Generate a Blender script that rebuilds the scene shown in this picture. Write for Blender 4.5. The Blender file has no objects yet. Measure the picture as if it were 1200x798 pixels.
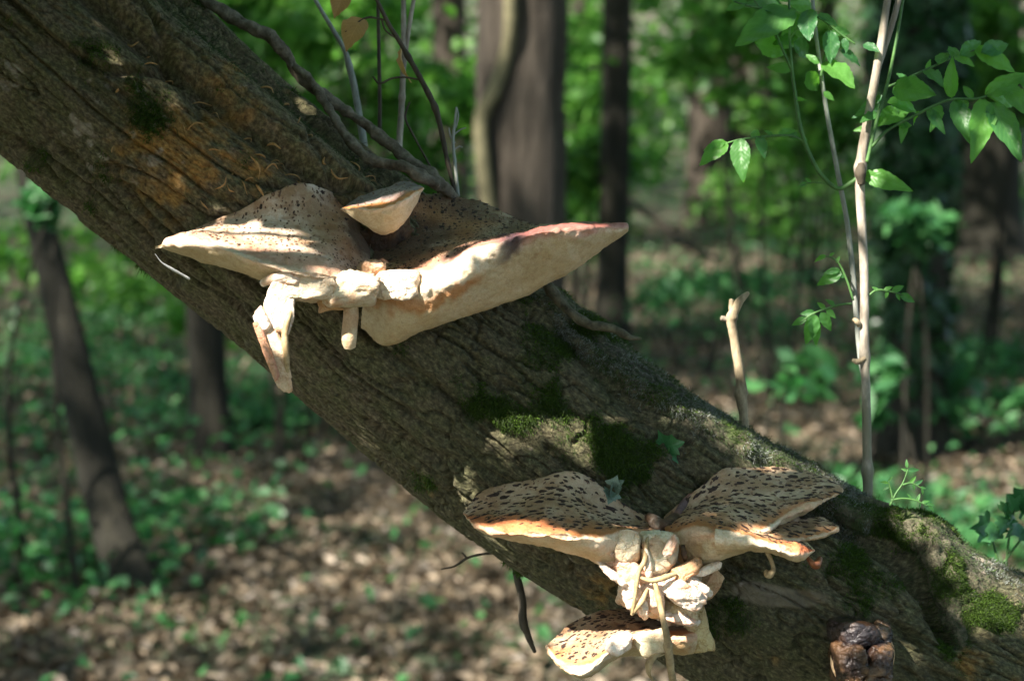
import bpy, math, random
import numpy as np
from mathutils import Vector, Matrix

random.seed(7)
RNG = np.random.default_rng(7)
scene = bpy.context.scene
col = scene.collection

# ------------------------------------------------------------------ camera
CAM = np.array([0.0, 0.0, 1.4])
PITCH = math.radians(6.15)
FPX = 2500.0                                  # focal length in photo pixels (1200 wide)
FWD = np.array([0, math.cos(PITCH), -math.sin(PITCH)])
UPV = np.array([0, math.sin(PITCH), math.cos(PITCH)])
RGT = np.array([1.0, 0, 0])
cd = bpy.data.cameras.new('camera')
cam = bpy.data.objects.new('camera', cd)
col.objects.link(cam)
cam.location = CAM
cam.rotation_euler = (math.pi / 2 - PITCH, 0, 0)
cd.lens = 50; cd.sensor_width = 24; cd.sensor_fit = 'HORIZONTAL'
cd.clip_start = 0.05; cd.clip_end = 600
cd.dof.use_dof = True
cd.dof.focus_distance = 1.40
cd.dof.aperture_fstop = 6.0
cd.dof.aperture_blades = 0
scene.camera = cam

# ------------------------------------------------------------------ sky, sun, exposure
SUN = np.array([-0.52, -0.50, 0.72]); SUN /= np.linalg.norm(SUN)
world = bpy.data.worlds.new('World'); scene.world = world
world.use_nodes = True
wn = world.node_tree
bg = wn.nodes['Background']
sky = wn.nodes.new('ShaderNodeTexSky')
sky.sky_type = 'NISHITA'; sky.sun_disc = False
sky.sun_elevation = math.asin(SUN[2]); sky.sun_rotation = math.atan2(SUN[0], SUN[1])
wn.links.new(sky.outputs[0], bg.inputs[0])
bg.inputs[1].default_value = 0.085
sd = bpy.data.lights.new('sun', 'SUN'); sd.energy = 5.0; sd.angle = math.radians(0.5)
sd.color = (1.0, 0.93, 0.84)
so = bpy.data.objects.new('sun', sd); col.objects.link(so)
so.location = (0, 0, 30)
so.rotation_euler = Vector(-SUN).to_track_quat('-Z', 'Y').to_euler()
scene.view_settings.view_transform = 'Standard'
scene.view_settings.look = 'None'
scene.view_settings.exposure = 2.1
scene.view_settings.gamma = 1.0
scene.view_settings.use_curve_mapping = False
scene.cycles.use_denoising = True
scene.cycles.max_bounces = 8
scene.cycles.diffuse_bounces = 4
scene.cycles.transmission_bounces = 6
scene.cycles.sample_clamp_indirect = 6

# ------------------------------------------------------------------ helpers
def P(px, py, d):
    return CAM + d * FWD + (px - 600) / FPX * d * RGT + (399 - py) / FPX * d * UPV

def to_px(p):
    q = p - CAM
    d = q @ FWD
    return 600 + (q @ RGT) / d * FPX, 399 - (q @ UPV) / d * FPX, d

def ground_at(px, py):
    """point of the level ground under a photo pixel"""
    r = FWD + (px - 600) / FPX * RGT + (399 - py) / FPX * UPV
    return CAM + r * (-CAM[2] / r[2])

def _hash(ix, iy, iz, seed):
    h = (ix * 374761393 + iy * 668265263 + iz * 2147483647 + seed * 974711) & 0xffffffff
    h = ((h ^ (h >> 13)) * 1274126177) & 0xffffffff
    h = ((h ^ (h >> 16)) * 2246822519) & 0xffffffff
    return ((h ^ (h >> 15)) & 0xffff) / 32767.5 - 1.0

def vnoise(p, seed=0):
    i = np.floor(p).astype(np.int64); f = p - i
    f = f * f * (3 - 2 * f)
    out = 0
    for dx in (0, 1):
        wx = f[..., 0] if dx else 1 - f[..., 0]
        for dy in (0, 1):
            wy = f[..., 1] if dy else 1 - f[..., 1]
            for dz in (0, 1):
                wz = f[..., 2] if dz else 1 - f[..., 2]
                out = out + wx * wy * wz * _hash(i[..., 0] + dx, i[..., 1] + dy, i[..., 2] + dz, seed)
    return out

def fbm(p, seed=0, octaves=4):
    a, s, t = 1.0, 0, 0
    for o in range(octaves):
        s = s + a * vnoise(p * (2 ** o), seed + o * 17); t += a; a *= 0.5
    return s / t

def sstep(a, b, x):
    t = np.clip((x - a) / (b - a), 0, 1)
    return t * t * (3 - 2 * t)

def lerp(a, b, t):
    t = np.asarray(t)[..., None]
    return a * (1 - t) + b * t

def catmull(pts, n, closed=False):
    pts = np.asarray(pts, float); m = len(pts)
    if closed:
        t = np.linspace(0, m, n, endpoint=False)
        i = np.floor(t).astype(int); f = (t - i)[(...,) + (None,) * (pts.ndim - 1)]
        p0, p1, p2, p3 = pts[(i - 1) % m], pts[i % m], pts[(i + 1) % m], pts[(i + 2) % m]
    else:
        t = np.linspace(0, m - 1, n)
        i = np.minimum(np.floor(t).astype(int), m - 2); f = (t - i)[(...,) + (None,) * (pts.ndim - 1)]
        ext = np.concatenate([[2 * pts[0] - pts[1]], pts, [2 * pts[-1] - pts[-2]]])
        p0, p1, p2, p3 = ext[i], ext[i + 1], ext[i + 2], ext[i + 3]
    return 0.5 * ((2 * p1) + (p2 - p0) * f + (2 * p0 - 5 * p1 + 4 * p2 - p3) * f ** 2 + (3 * p1 - p0 - 3 * p2 + p3) * f ** 3)

def mesh_from(name, verts, faces, smooth=True, uv=None, attrs=None, colors=None):
    """faces: (n,3) or (n,4) array, or a list of such arrays"""
    if isinstance(faces, np.ndarray): faces = [faces]
    me = bpy.data.meshes.new(name)
    verts = np.asarray(verts, np.float32)
    me.vertices.add(len(verts)); me.vertices.foreach_set('co', verts.ravel())
    loops = np.concatenate([f.ravel() for f in faces]).astype(np.int32)
    cnt = np.concatenate([np.full(len(f), f.shape[1]) for f in faces])
    starts = np.concatenate([[0], np.cumsum(cnt)[:-1]]).astype(np.int32)
    me.loops.add(len(loops)); me.loops.foreach_set('vertex_index', loops)
    me.polygons.add(len(cnt)); me.polygons.foreach_set('loop_start', starts)
    me.update(calc_edges=True)
    me.polygons.foreach_set('use_smooth', np.full(len(cnt), smooth))
    if uv is not None:
        l = me.uv_layers.new(name='UVMap')
        l.data.foreach_set('uv', np.asarray(uv, np.float32)[loops].ravel())
    for k, a in (attrs or {}).items():
        at = me.attributes.new(k, 'FLOAT', 'POINT'); at.data.foreach_set('value', np.asarray(a, np.float32).ravel())
    for k, c in (colors or {}).items():
        at = me.attributes.new(k, 'FLOAT_COLOR', 'POINT')
        c4 = np.ones((len(verts), 4), np.float32); c4[:, :3] = c
        at.data.foreach_set('color', c4.ravel())
    me.validate(); me.update()
    return me

def link(name, me, mat, parent=None):
    o = bpy.data.objects.new(name, me)
    if mat is not None and len(me.materials) == 0: me.materials.append(mat)
    col.objects.link(o)
    if parent is not None: o.parent = parent; o.matrix_parent_inverse = parent.matrix_world.inverted()
    return o

def tag(o, label, cat, group=None, kind=None):
    o['label'] = label; o['category'] = cat
    if group: o['group'] = group
    if kind: o['kind'] = kind
    return o

def thing(name, label, cat, loc, group=None):
    o = bpy.data.objects.new(name, None); o.empty_display_size = .05
    col.objects.link(o); o.location = Vector(loc)
    o.matrix_world = Matrix.Translation(Vector(loc))
    return tag(o, label, cat, group)

def structure(o):
    o['kind'] = 'structure'; return o

def grid_faces(m, n, wrap=True):
    i = np.arange(m - 1)[:, None]; j = np.arange(n if wrap else n - 1)[None, :]
    j2 = (j + 1) % n
    return np.stack([i * n + j, i * n + j2, (i + 1) * n + j2, (i + 1) * n + j], -1).reshape(-1, 4)

def sweep(pts, rad, n_len, sides, flat=1.0, bump=0.0, freq=80.0, seed=0, knots=()):
    """tapered, slightly knobbly tube along a spline; returns verts, faces"""
    c = catmull(pts, n_len); r = catmull(np.asarray(rad, float)[:, None], n_len)[:, 0]
    t = np.gradient(c, axis=0); t /= np.linalg.norm(t, axis=1)[:, None] + 1e-12
    ref = np.array([0.31, -0.9, 0.29]); 
    nrm = np.zeros_like(c); v = ref - t[0] * (ref @ t[0]); v /= np.linalg.norm(v)
    for k in range(n_len):
        v = v - t[k] * (v @ t[k]); v /= np.linalg.norm(v) + 1e-12; nrm[k] = v
    b = np.cross(t, nrm)
    a = np.linspace(0, 2 * np.pi, sides, endpoint=False)
    s = np.concatenate([[0], np.cumsum(np.linalg.norm(np.diff(c, axis=0), axis=1))])
    for (kt, ka, kw) in knots:
        r = r * (1 + ka * np.exp(-((np.linspace(0, 1, n_len) - kt) / kw) ** 2))
    ring = np.cos(a)[None, :, None] * nrm[:, None] + flat * np.sin(a)[None, :, None] * b[:, None]
    rr = np.repeat(r[:, None], sides, 1)
    v = c[:, None] + ring * rr[..., None]
    if bump:
        q = v * freq
        rr = rr * (1 + bump * fbm(q, seed, 3))
        v = c[:, None] + ring * rr[..., None]
    verts = v.reshape(-1, 3)
    f = grid_faces(n_len, sides)
    nv = len(verts)
    verts = np.concatenate([verts, c[:1] - t[:1] * r[0] * .3, c[-1:] + t[-1:] * r[-1] * .5])
    j = np.arange(sides); j2 = (j + 1) % sides
    cap0 = np.stack([np.full(sides, nv), j2, j], -1)
    base = (n_len - 1) * sides
    cap1 = np.stack([np.full(sides, nv + 1), base + j, base + j2], -1)
    return verts, [f, np.concatenate([cap0, cap1])]

def join(parts):
    vs, q, t, off = [], [], [], 0
    for v, fl in parts:
        vs.append(v)
        for f in fl:
            (q if f.shape[1] == 4 else t).append(f + off)
        off += len(v)
    out = []
    if q: out.append(np.concatenate(q))
    if t: out.append(np.concatenate(t))
    return np.concatenate(vs), out

def pxs(lst, d):
    return np.array([P(a[0], a[1], a[2] if len(a) > 2 else d) for a in lst])

def tube(name, lst, rad_px, mat, parent=None, d=1.5, n=40, sides=10, **kw):
    pts = pxs(lst, d)
    s = d / FPX
    rad = [r * s for r in (rad_px if isinstance(rad_px, (list, tuple)) else [rad_px] * len(lst))]
    if len(rad) != len(lst): rad = list(np.interp(np.linspace(0, 1, len(lst)), np.linspace(0, 1, len(rad)), rad))
    v, f = sweep(pts, rad, n, sides, **kw)
    return link(name, mesh_from(name, v, f), mat, parent)

# ------------------------------------------------------------------ materials
def new_mat(name):
    m = bpy.data.materials.new(name); m.use_nodes = True
    nt = m.node_tree; b = nt.nodes['Principled BSDF']
    return m, nt, b

def N(nt, typ, **kw):
    n = nt.nodes.new(typ)
    for k, v in kw.items():
        if k.startswith('in_'):
            key = k[3:]; key = int(key) if key.isdigit() else key.replace('_', ' ')
            n.inputs[key].default_value = v
        else: setattr(n, k, v)
    return n

def ramp(nt, src, stops):
    r = nt.nodes.new('ShaderNodeValToRGB'); e = r.color_ramp.elements
    while len(e) < len(stops): e.new(0.5)
    for x, (p, c) in zip(e, stops): x.position = p; x.color = (*c, 1)
    nt.links.new(src, r.inputs[0]); return r.outputs[0]

def coords(nt, scale=(1, 1, 1)):
    tc = nt.nodes.new('ShaderNodeTexCoord'); mp = nt.nodes.new('ShaderNodeMapping')
    mp.inputs['Scale'].default_value = scale
    nt.links.new(tc.outputs['Object'], mp.inputs[0]); return mp.outputs[0]

def noise(nt, vec, scale, detail=6, rough=.6):
    n = N(nt, 'ShaderNodeTexNoise'); n.inputs['Scale'].default_value = scale
    n.inputs['Detail'].default_value = detail; n.inputs['Roughness'].default_value = rough
    nt.links.new(vec, n.inputs['Vector']); return n.outputs['Fac']

def mixc(nt, fac, a, b, mode='MIX'):
    m = nt.nodes.new('ShaderNodeMix'); m.data_type = 'RGBA'; m.blend_type = mode
    for s, v in ((m.inputs[0], fac), (m.inputs[6], a), (m.inputs[7], b)):
        if isinstance(v, (int, float)): s.default_value = v
        elif isinstance(v, tuple): s.default_value = (*v, 1)
        else: nt.links.new(v, s)
    return m.outputs[2]

def math_(nt, op, a, b=None):
    m = nt.nodes.new('ShaderNodeMath'); m.operation = op
    for s, v in zip(m.inputs, (a, b)):
        if v is None: continue
        if isinstance(v, (int, float)): s.default_value = v
        else: nt.links.new(v, s)
    return m.outputs[0]

def bump(nt, b, h, dist, strength=1.0):
    n = nt.nodes.new('ShaderNodeBump'); n.inputs['Distance'].default_value = dist
    n.inputs['Strength'].default_value = strength
    nt.links.new(h, n.inputs['Height']); nt.links.new(n.outputs[0], b.inputs['Normal'])

def wood_mat(name, dark, light, scale=60, rough=.85, stretch=(1, 1, 1), bd=.002, spots=None):
    m, nt, b = new_mat(name)
    v = coords(nt, stretch); n1 = noise(nt, v, scale); n2 = noise(nt, v, scale * 5, 4)
    c = ramp(nt, n1, [(.3, dark), (.7, light)])
    c = mixc(nt, .5, c, ramp(nt, n2, [(.35, (.45, .45, .45)), (.65, (1, 1, 1))]), 'MULTIPLY')
    if spots:
        n3 = noise(nt, v, scale * .35, 5)
        f = ramp(nt, n3, [(.55, (0, 0, 0)), (.62, (1, 1, 1))])
        c = mixc(nt, f, c, spots)
    nt.links.new(c, b.inputs['Base Color'])
    b.inputs['Roughness'].default_value = rough
    b.inputs['Specular IOR Level'].default_value = .25
    bump(nt, b, math_(nt, 'ADD', n1, math_(nt, 'MULTIPLY', n2, .4)), bd)
    return m

def leaf_mat(name, lo, hi, trans, amount=.45, gloss=.35, rough=.42, veins=False, mid=None):
    m, nt, b = new_mat(name)
    g = nt.nodes.new('ShaderNodeNewGeometry')
    if veins:
        oi = nt.nodes.new('ShaderNodeObjectInfo'); rnd = oi.outputs['Random']
    else: rnd = g.outputs['Random Per Island']
    c = ramp(nt, rnd, [(0, lo), (1, hi)] if mid is None else [(0, lo), (.72, mid), (1, hi)])
    t = mixc(nt, .75, ramp(nt, rnd, [(0, tuple(x * .7 for x in trans)), (1, trans)]), c)
    t = ramp(nt, rnd, [(0, tuple(x * .65 for x in trans)), (1, trans)])
    if veins:
        uv = nt.nodes.new('ShaderNodeTexCoord').outputs['UV']
        sx = nt.nodes.new('ShaderNodeSeparateXYZ'); nt.links.new(uv, sx.inputs[0])
        u = math_(nt, 'ABSOLUTE', math_(nt, 'SUBTRACT', sx.outputs[0], .5))
        w = math_(nt, 'SINE', math_(nt, 'MULTIPLY', math_(nt, 'SUBTRACT', sx.outputs[1], math_(nt, 'MULTIPLY', u, .55)), 58))
        vn = ramp(nt, w, [(.0, (0, 0, 0)), (.9, (0, 0, 0)), (.99, (1, 1, 1))])
        mid = ramp(nt, u, [(0, (1, 1, 1)), (.03, (0, 0, 0))])
        vf = mixc(nt, 1.0, vn, mid, 'LIGHTEN')
        vsep = math_(nt, 'MULTIPLY', vf, .22)
        c = mixc(nt, vsep, c, tuple(min(1, x * 2.1 + .03) for x in hi))
        bump(nt, b, w, .00012, .25)
    nt.links.new(c, b.inputs['Base Color'])
    b.inputs['Roughness'].default_value = rough
    b.inputs['Specular IOR Level'].default_value = gloss
    tr = nt.nodes.new('ShaderNodeBsdfTranslucent'); nt.links.new(t, tr.inputs[0])
    mx = nt.nodes.new('ShaderNodeMixShader'); mx.inputs[0].default_value = amount
    out = nt.nodes['Material Output']
    nt.links.new(b.outputs[0], mx.inputs[1]); nt.links.new(tr.outputs[0], mx.inputs[2])
    nt.links.new(mx.outputs[0], out.inputs[0])
    return m

M = {}
M['leaf_canopy'] = leaf_mat('canopy_leaf', (.045, .10, .015), (.09, .18, .025), (.20, .42, .04), .45, .3)
M['leaf_shrub'] = leaf_mat('shrub_leaf', (.03, .10, .02), (.085, .20, .03), (.15, .42, .05), .45, .35)
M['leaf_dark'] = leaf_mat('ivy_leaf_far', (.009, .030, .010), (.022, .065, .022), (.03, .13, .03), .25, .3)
M['leaf_herb'] = leaf_mat('herb_leaf', (.02, .08, .03), (.055, .16, .05), (.06, .28, .06), .35, .35)
M['leaf_near'] = leaf_mat('sapling_leaf', (.03, .11, .045), (.09, .24, .04), (.20, .58, .05), .5, .4, .42, veins=True)
M['leaf_ivy'] = leaf_mat('ivy_leaf', (.025, .10, .035), (.055, .17, .06), (.06, .28, .05), .25, .5, .35, veins=True)
M['leaf_dry'] = leaf_mat('dry_leaf', (.34, .20, .075), (.46, .29, .12), (.6, .34, .1), .3, .3, .6, veins=True)
M['litter'] = leaf_mat('dead_leaf', (.032, .025, .015), (.23, .18, .125), (.25, .14, .07), .12, .35, .55, mid=(.085, .064, .039))
M['moss'] = leaf_mat('moss_blade', (.024, .036, .008), (.085, .15, .022), (.09, .18, .015), .3, .1, .8, mid=(.04, .075, .012))
M['moss_dull'] = leaf_mat('dull_moss_blade', (.03, .045, .018), (.07, .10, .04), (.06, .1, .03), .25, .15, .8)
M['lichen_hair'] = leaf_mat('lichen_hair', (.08, .085, .07), (.26, .28, .25), (.2, .2, .15), .15, .15, .8)
M['straw'] = wood_mat('straw', (.22, .14, .06), (.50, .38, .21), 120, .6, bd=.0004)
M['fibre'] = wood_mat('bark_fibre', (.28, .15, .05), (.5, .32, .14), 200, .7, bd=.0003)
M['twig_pale'] = wood_mat('pale_twig', (.15, .12, .085), (.50, .44, .36), 90, .7, (1, 1, .35), .0012, spots=(.17, .16, .11))
M['twig_grey'] = wood_mat('grey_twig', (.17, .18, .16), (.36, .38, .33), 110, .75, (1, 1, .3), .0005)
M['twig_dark'] = wood_mat('dark_twig', (.04, .032, .022), (.10, .08, .055), 110, .75, (1, 1, .4), .0005)
M['twig_tan'] = wood_mat('tan_twig', (.14, .105, .06), (.46, .37, .24), 110, .75, (1, 1, .4), .0006)
M['stem_green'] = wood_mat('green_stem', (.035, .09, .03), (.09, .20, .05), 80, .5, bd=.0003)
M['vine'] = wood_mat('vine_bark', (.05, .04, .025), (.22, .19, .14), 120, .85, (1, 1, 1), .0015)
M['root'] = wood_mat('mossy_root', (.03, .026, .015), (.16, .145, .095), 110, .9, (1, 1, 1), .002, spots=(.05, .065, .022))
M['trunk'] = wood_mat('far_bark', (.022, .018, .013), (.065, .054, .04), 9, .9, (1, 1, .25), .02, spots=(.04, .05, .028))
M['trunk_dark'] = wood_mat('dark_mossy_bark', (.010, .010, .007), (.034, .031, .02), 26, .9, (1, 1, .14), .04)
M['trunk_brown'] = wood_mat('brown_bark', (.024, .019, .013), (.080, .066, .050), 26, .9, (1, 1, .14), .04)
M['trunk_pale'] = wood_mat('pale_bark', (.25, .20, .16), (.48, .40, .34), 9, .9, (1, 1, .25), .01)

# ------------------------------------------------------------------ ground and forest floor
def ground_z(x, y):
    p = np.stack([x * .12, y * .12, np.zeros_like(x)], -1)
    near = sstep(2, 9, np.hypot(x, y))
    return .05 * fbm(p, 3, 3) * near + .02 * fbm(p * 8, 9, 2) + sstep(45, 110, y) * 9 + sstep(30, 110, np.hypot(x, np.minimum(y, 0))) * 5

def build_ground():
    t = np.linspace(-1, 1, 260); a = np.sign(t) * (np.abs(t) ** 2.2) * 160
    X, Y = np.meshgrid(a, a + 12, indexing='ij')
    v = np.stack([X, Y, ground_z(X, Y)], -1).reshape(-1, 3)
    me = mesh_from('ground', v, grid_faces(260, 260, False))
    m, nt, b = new_mat('forest_floor')
    c = coords(nt)
    n1 = noise(nt, c, .7, 8, .6); n2 = noise(nt, c, 14, 8, .7); n3 = noise(nt, c, .35, 4)
    base = ramp(nt, n2, [(.3, (.022, .018, .011)), (.5, (.055, .044, .027)), (.68, (.12, .095, .06))])
    green = ramp(nt, n2, [(.3, (.018, .045, .018)), (.7, (.05, .12, .04))])
    f = ramp(nt, n1, [(.46, (0, 0, 0)), (.62, (.9, .9, .9))])
    nt.links.new(mixc(nt, f, base, green), b.inputs['Base Color'])
    b.inputs['Roughness'].default_value = .95
    bump(nt, b, n2, .03)
    structure(link('ground', me, m))

def leaf_quads(c, nrm, d, ln, wd, fold=.25):
    """folded diamond leaves; c,nrm,d (n,3); ln,wd (n,)"""
    d = d - nrm * (d * nrm).sum(1)[:, None]; d /= np.linalg.norm(d, axis=1)[:, None] + 1e-9
    s = np.cross(nrm, d)
    l = ln[:, None]; w = wd[:, None]
    a = c - d * l * .5; b = c + s * w * .5 + nrm * w * fold - d * l * .05
    e = c + d * l * .5; g = c - s * w * .5 + nrm * w * fold - d * l * .05
    v = np.stack([a, b, e, g], 1).reshape(-1, 3)
    i = np.arange(len(c))[:, None] * 4
    f = np.concatenate([i + np.array([[0, 2, 1]]), i + np.array([[0, 3, 2]])])
    return v, f

def rand_dirs(n, flat=0.0):
    v = RNG.normal(size=(n, 3)); v[:, 2] = np.abs(v[:, 2]) + flat
    return v / np.linalg.norm(v, axis=1)[:, None]

def wedge(n, y0, y1, spread=.36, pad=1.0, power=1.0):
    y = y0 + (y1 - y0) * RNG.random(n) ** power
    x = (RNG.random(n) * 2 - 1) * (spread * y + pad)
    return x, y

build_ground()

def floor_leaves():
    x, y = wedge(110000, 3.2, 26, power=1.3)
    z = ground_z(x, y) + .012 + RNG.random(len(x)) * .03
    v, f = leaf_quads(np.stack([x, y, z], -1), rand_dirs(len(x), 1.1), RNG.normal(size=(len(x), 3)),
                      .025 + .045 * RNG.random(len(x)), .016 + .026 * RNG.random(len(x)), .3)
    o = link('leaf_litter', mesh_from('leaf_litter', v, f, False), M['litter'])
    tag(o, 'brown dead leaves scattered over the forest floor', 'leaf litter', kind='stuff')
    # low green plants in drifts
    x, y = wedge(170000, 3.5, 34, power=1.2)
    keep = fbm(np.stack([x * .75, y * .75, 0 * x], -1), 21, 3) + .20 * RNG.normal(size=len(x)) > .43
    keep |= RNG.random(len(x)) < .02
    x, y = x[keep], y[keep]
    h = RNG.random(len(x)) ** 1.5
    z = ground_z(x, y) + .03 + .2 * h * (.4 + .6 * (fbm(np.stack([x, y, 0 * x], -1), 5, 2) > .1))
    v, f = leaf_quads(np.stack([x, y, z], -1), rand_dirs(len(x), .6), RNG.normal(size=(len(x), 3)),
                      .035 + .04 * RNG.random(len(x)), .025 + .028 * RNG.random(len(x)), .2)
    o = link('ground_cover', mesh_from('ground_cover', v, f, False), M['leaf_herb'])
    tag(o, 'low dark green plants growing in drifts over the forest floor', 'ground cover', kind='stuff')
floor_leaves()

# ------------------------------------------------------------------ trees of the wood
def crown_mesh(name, n, rx, rz, clumps, ln, seed, hollow=.5):
    r = np.random.default_rng(seed)
    cc = r.normal(size=(clumps, 3)); cc /= np.linalg.norm(cc, axis=1)[:, None]
    cc *= (hollow + (1 - hollow) * r.random((clumps, 1))) * np.array([rx, rx, rz])
    k = r.integers(0, clumps, n)
    size = (.16 + .2 * r.random(clumps)) * rx
    c = cc[k] + r.normal(size=(n, 3)) * size[k][:, None] * np.array([.75, .75, .38])
    v, f = leaf_quads(c, rand_dirs(n, .35), r.normal(size=(n, 3)), ln * (.7 + .7 * r.random(n)), ln * (.4 + .4 * r.random(n)), .15)
    return mesh_from(name, v, f, False)

CROWNS = [crown_mesh('crown', 3900, 3.5, 2.6, 30, .2, 100 + k) for k in range(4)]
TREE_N = 0
def make_tree(base, diam, label, group=None, lean=(0, 0), h=11.0, mat='trunk', crown_z=7.2, crown_s=1.0, limbs=True, flare=.35, sides=20, name='forest_tree', bend=None):
    global TREE_N
    TREE_N += 1
    base = np.array(base, float); base[2] = float(ground_z(np.array([base[0]]), np.array([base[1]]))[0])
    t = thing(name, label, 'tree', base, group)
    ks = np.linspace(0, 1, 7)
    pts = [base + np.array([lean[0] * k * h, lean[1] * k * h, k * h - .08]) + (np.array([.05, .05, 0]) * np.array([math.sin(TREE_N * 2.1 + k * 5), math.cos(TREE_N + k * 4), 0])) * h * .09 * min(1, k * 2) for k in ks]
    if bend: pts = bend(base, h)
    rad = [diam / 2 * (1 - .75 * k) for k in np.linspace(0, 1, len(pts))]
    v, f = sweep(pts, rad, 90, sides, bump=.10, freq=5 / max(diam, .1) * .35, seed=TREE_N, knots=[(0, flare, .02)])
    parts = [(v, f)]
    top = np.array(pts[-1]); mid = np.array(pts[len(pts) // 2])
    if limbs:
        rr = random.Random(TREE_N)
        for k in range(5):
            a = rr.random() * 6.28; q = .5 + .09 * k
            s = catmull(pts, 100)[int(q * 99)]
            e = s + np.array([math.cos(a) * 2.2, math.sin(a) * 2.2, 1.5 + rr.random()]) * crown_s
            parts.append(sweep([s, (s + e) / 2 + np.array([0, 0, -.2]), e], [diam * .15, diam * .09, diam * .03], 12, 8))
    v, f = join(parts)
    link('trunk', mesh_from('trunk', v, f), M[mat], t)
    c = link('crown', CROWNS[TREE_N % 4], M['leaf_canopy'], t)
    c.location = Vector((top[0] - base[0], top[1] - base[1], crown_z + .3 * math.sin(TREE_N * 1.7)))
    c.matrix_parent_inverse = Matrix.Identity(4)
    c.rotation_euler = (0, 0, TREE_N * 1.9); c.scale = (crown_s * 1.08, crown_s * 1.08, crown_s)
    return t

# seen in the photograph
def lean_left(base, h):
    q = [P(163, 705, 6.3), P(128, 600, 6.35), P(98, 480, 6.4), P(66, 340, 6.45), P(40, 230, 6.5), P(5, 40, 6.6)]
    q = [np.array(x) for x in q]; q[0] = base + np.array([0, 0, -.05])
    return q + [q[-1] + np.array([-.5, .3, 2.0]), q[-1] + np.array([-1.0, .6, 4.5])]
g = ground_at(163, 700)
make_tree(g, .15, 'thin dark trunk leaning left, its foot in dark green plants on the left', lean=(0, 0), bend=lean_left, flare=.5, mat='trunk_dark', crown_z=6.5, crown_s=.8, limbs=False)
g = ground_at(247, 545)
make_tree(g, .155, 'short visible dark grey trunk just below the leaning log, second from left', lean=(-.01, .0), flare=.5, mat='trunk_dark')
g = ground_at(608, 640)
make_tree(g, .315, 'thick brown trunk with a pale vine climbing it behind the upper fungus', mat='trunk_brown', lean=(-.003, 0), flare=.3, h=12)
BIG = g
g = ground_at(716, 402)
make_tree(g, .20, 'slim dark straight trunk right of the thick vine-clad trunk', mat='trunk_dark', lean=(.012, 0), h=12)
g = ground_at(832, 262)
make_tree(g, .62, 'wide brown trunk far behind, left of the leafy sapling', mat='trunk_brown', h=14)
g = ground_at(1062, 545)
ivytree = make_tree(g, .29, 'trunk wrapped in dark ivy behind the pale sapling', mat='trunk_dark', lean=(.01, 0), h=12)
IVY = g
g = ground_at(1150, 305)
make_tree(g, .72, 'broad dark trunk with flared foot at the right edge behind the ivy', mat='trunk_dark', h=14, flare=.6)
g = ground_at(1106, 445)
make_tree(g, .085, 'thin pale sunlit trunk between the ivy trunk and right edge', mat='trunk_pale', h=5, crown_z=6.5, crown_s=.5, limbs=False)
g = ground_at(440, 330)
make_tree(g, .24, 'dark trunk directly behind the bare twigs above the log', h=12)
g = ground_at(527, 300)
make_tree(g, .38, 'brown trunk left of the thick vine-clad trunk, farther off', mat='trunk_brown', h=12)
g = ground_at(682, 262)
make_tree(g, .30, 'faint narrow trunk between the two straight dark trunks', h=12)
g = ground_at(880, 235)
make_tree(g, .55, 'blurred trunk behind the leafy sapling top', mat='trunk_brown', h=13)
# farther and hardly told apart
rr = random.Random(5)
for k in range(22):
    y = 34 + rr.random() * 26; x = (rr.random() * 2 - 1) * (y * .30)
    make_tree((x, y, 0), .3 + rr.random() * .35, 'dim trunk standing among the distant trees', 'distant trees of the wood', lean=(rr.uniform(-.02, .02), 0), h=13, crown_z=7.5, crown_s=1.25, limbs=False, sides=12, mat='trunk' if k % 2 else 'trunk_brown')
for x, y in ((-5, 27), (3, 26)):
    make_tree((x, y, 0), .34, 'dim trunk standing among the distant trees', 'distant trees of the wood', h=12, crown_z=7.4, crown_s=1.1, limbs=False, sides=12)
# around and behind the viewpoint: their crowns close the canopy
for k, (x, y) in enumerate([(-8.6, 1.8), (-8.5, 5.5), (1.2, -6.5), (-11, -.5), (-6, -11.5), (-1.0, -10.5), (2.8, -4.2), (6, .6), (7.6, 5.2), (-13.5, 3), (-13, 9), (-10, 13), (3.4, 11.5), (9, 12), (-15, 16), (-8, 19), (7, 20), (14, 17), (-14, 25), (11, 28), (4.2, 6), (-11, 33), (18, 26), (13, 8), (1, -12)]):
    make_tree((x, y, 0), .28, 'tall tree of the same wood standing outside the view', 'trees around the viewpoint', h=11, crown_z=7.3 + (k % 3) * .5, crown_s=1.05, sides=12, flare=.3)

# pale vine on the thick trunk
_big = [o for o in bpy.data.objects if o.name.startswith('trunk') and o.parent and 'pale vine climbing' in o.parent.get('label', '')][0]
_bv = np.empty(len(_big.data.vertices) * 3, np.float32); _big.data.vertices.foreach_get('co', _bv); _bv = _bv.reshape(-1, 3).astype(float)
_bpx = np.stack(to_px(_bv), -1)
def on_big(x, y):
    k = (np.abs(_bpx[:, 0] - x) < 16) & (np.abs(_bpx[:, 1] - y) < 75)
    return (x, y, _bpx[k, 2].min() - .004)
v = tube('climbing_vine', [on_big(*q) for q in [(580, 330), (574, 250), (566, 190), (564, 140), (580, 105), (594, 60), (598, 20), (597, -60), (592, -200)]], [9, 9, 9, 9, 9, 8, 8, 8, 7], wood_mat('vine_pale', (.07, .065, .035), (.15, .135, .075), 20, .9), d=6.7, n=80, sides=10)
tag(v, 'pale bent vine stem climbing the thick brown trunk', 'vine')

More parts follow.
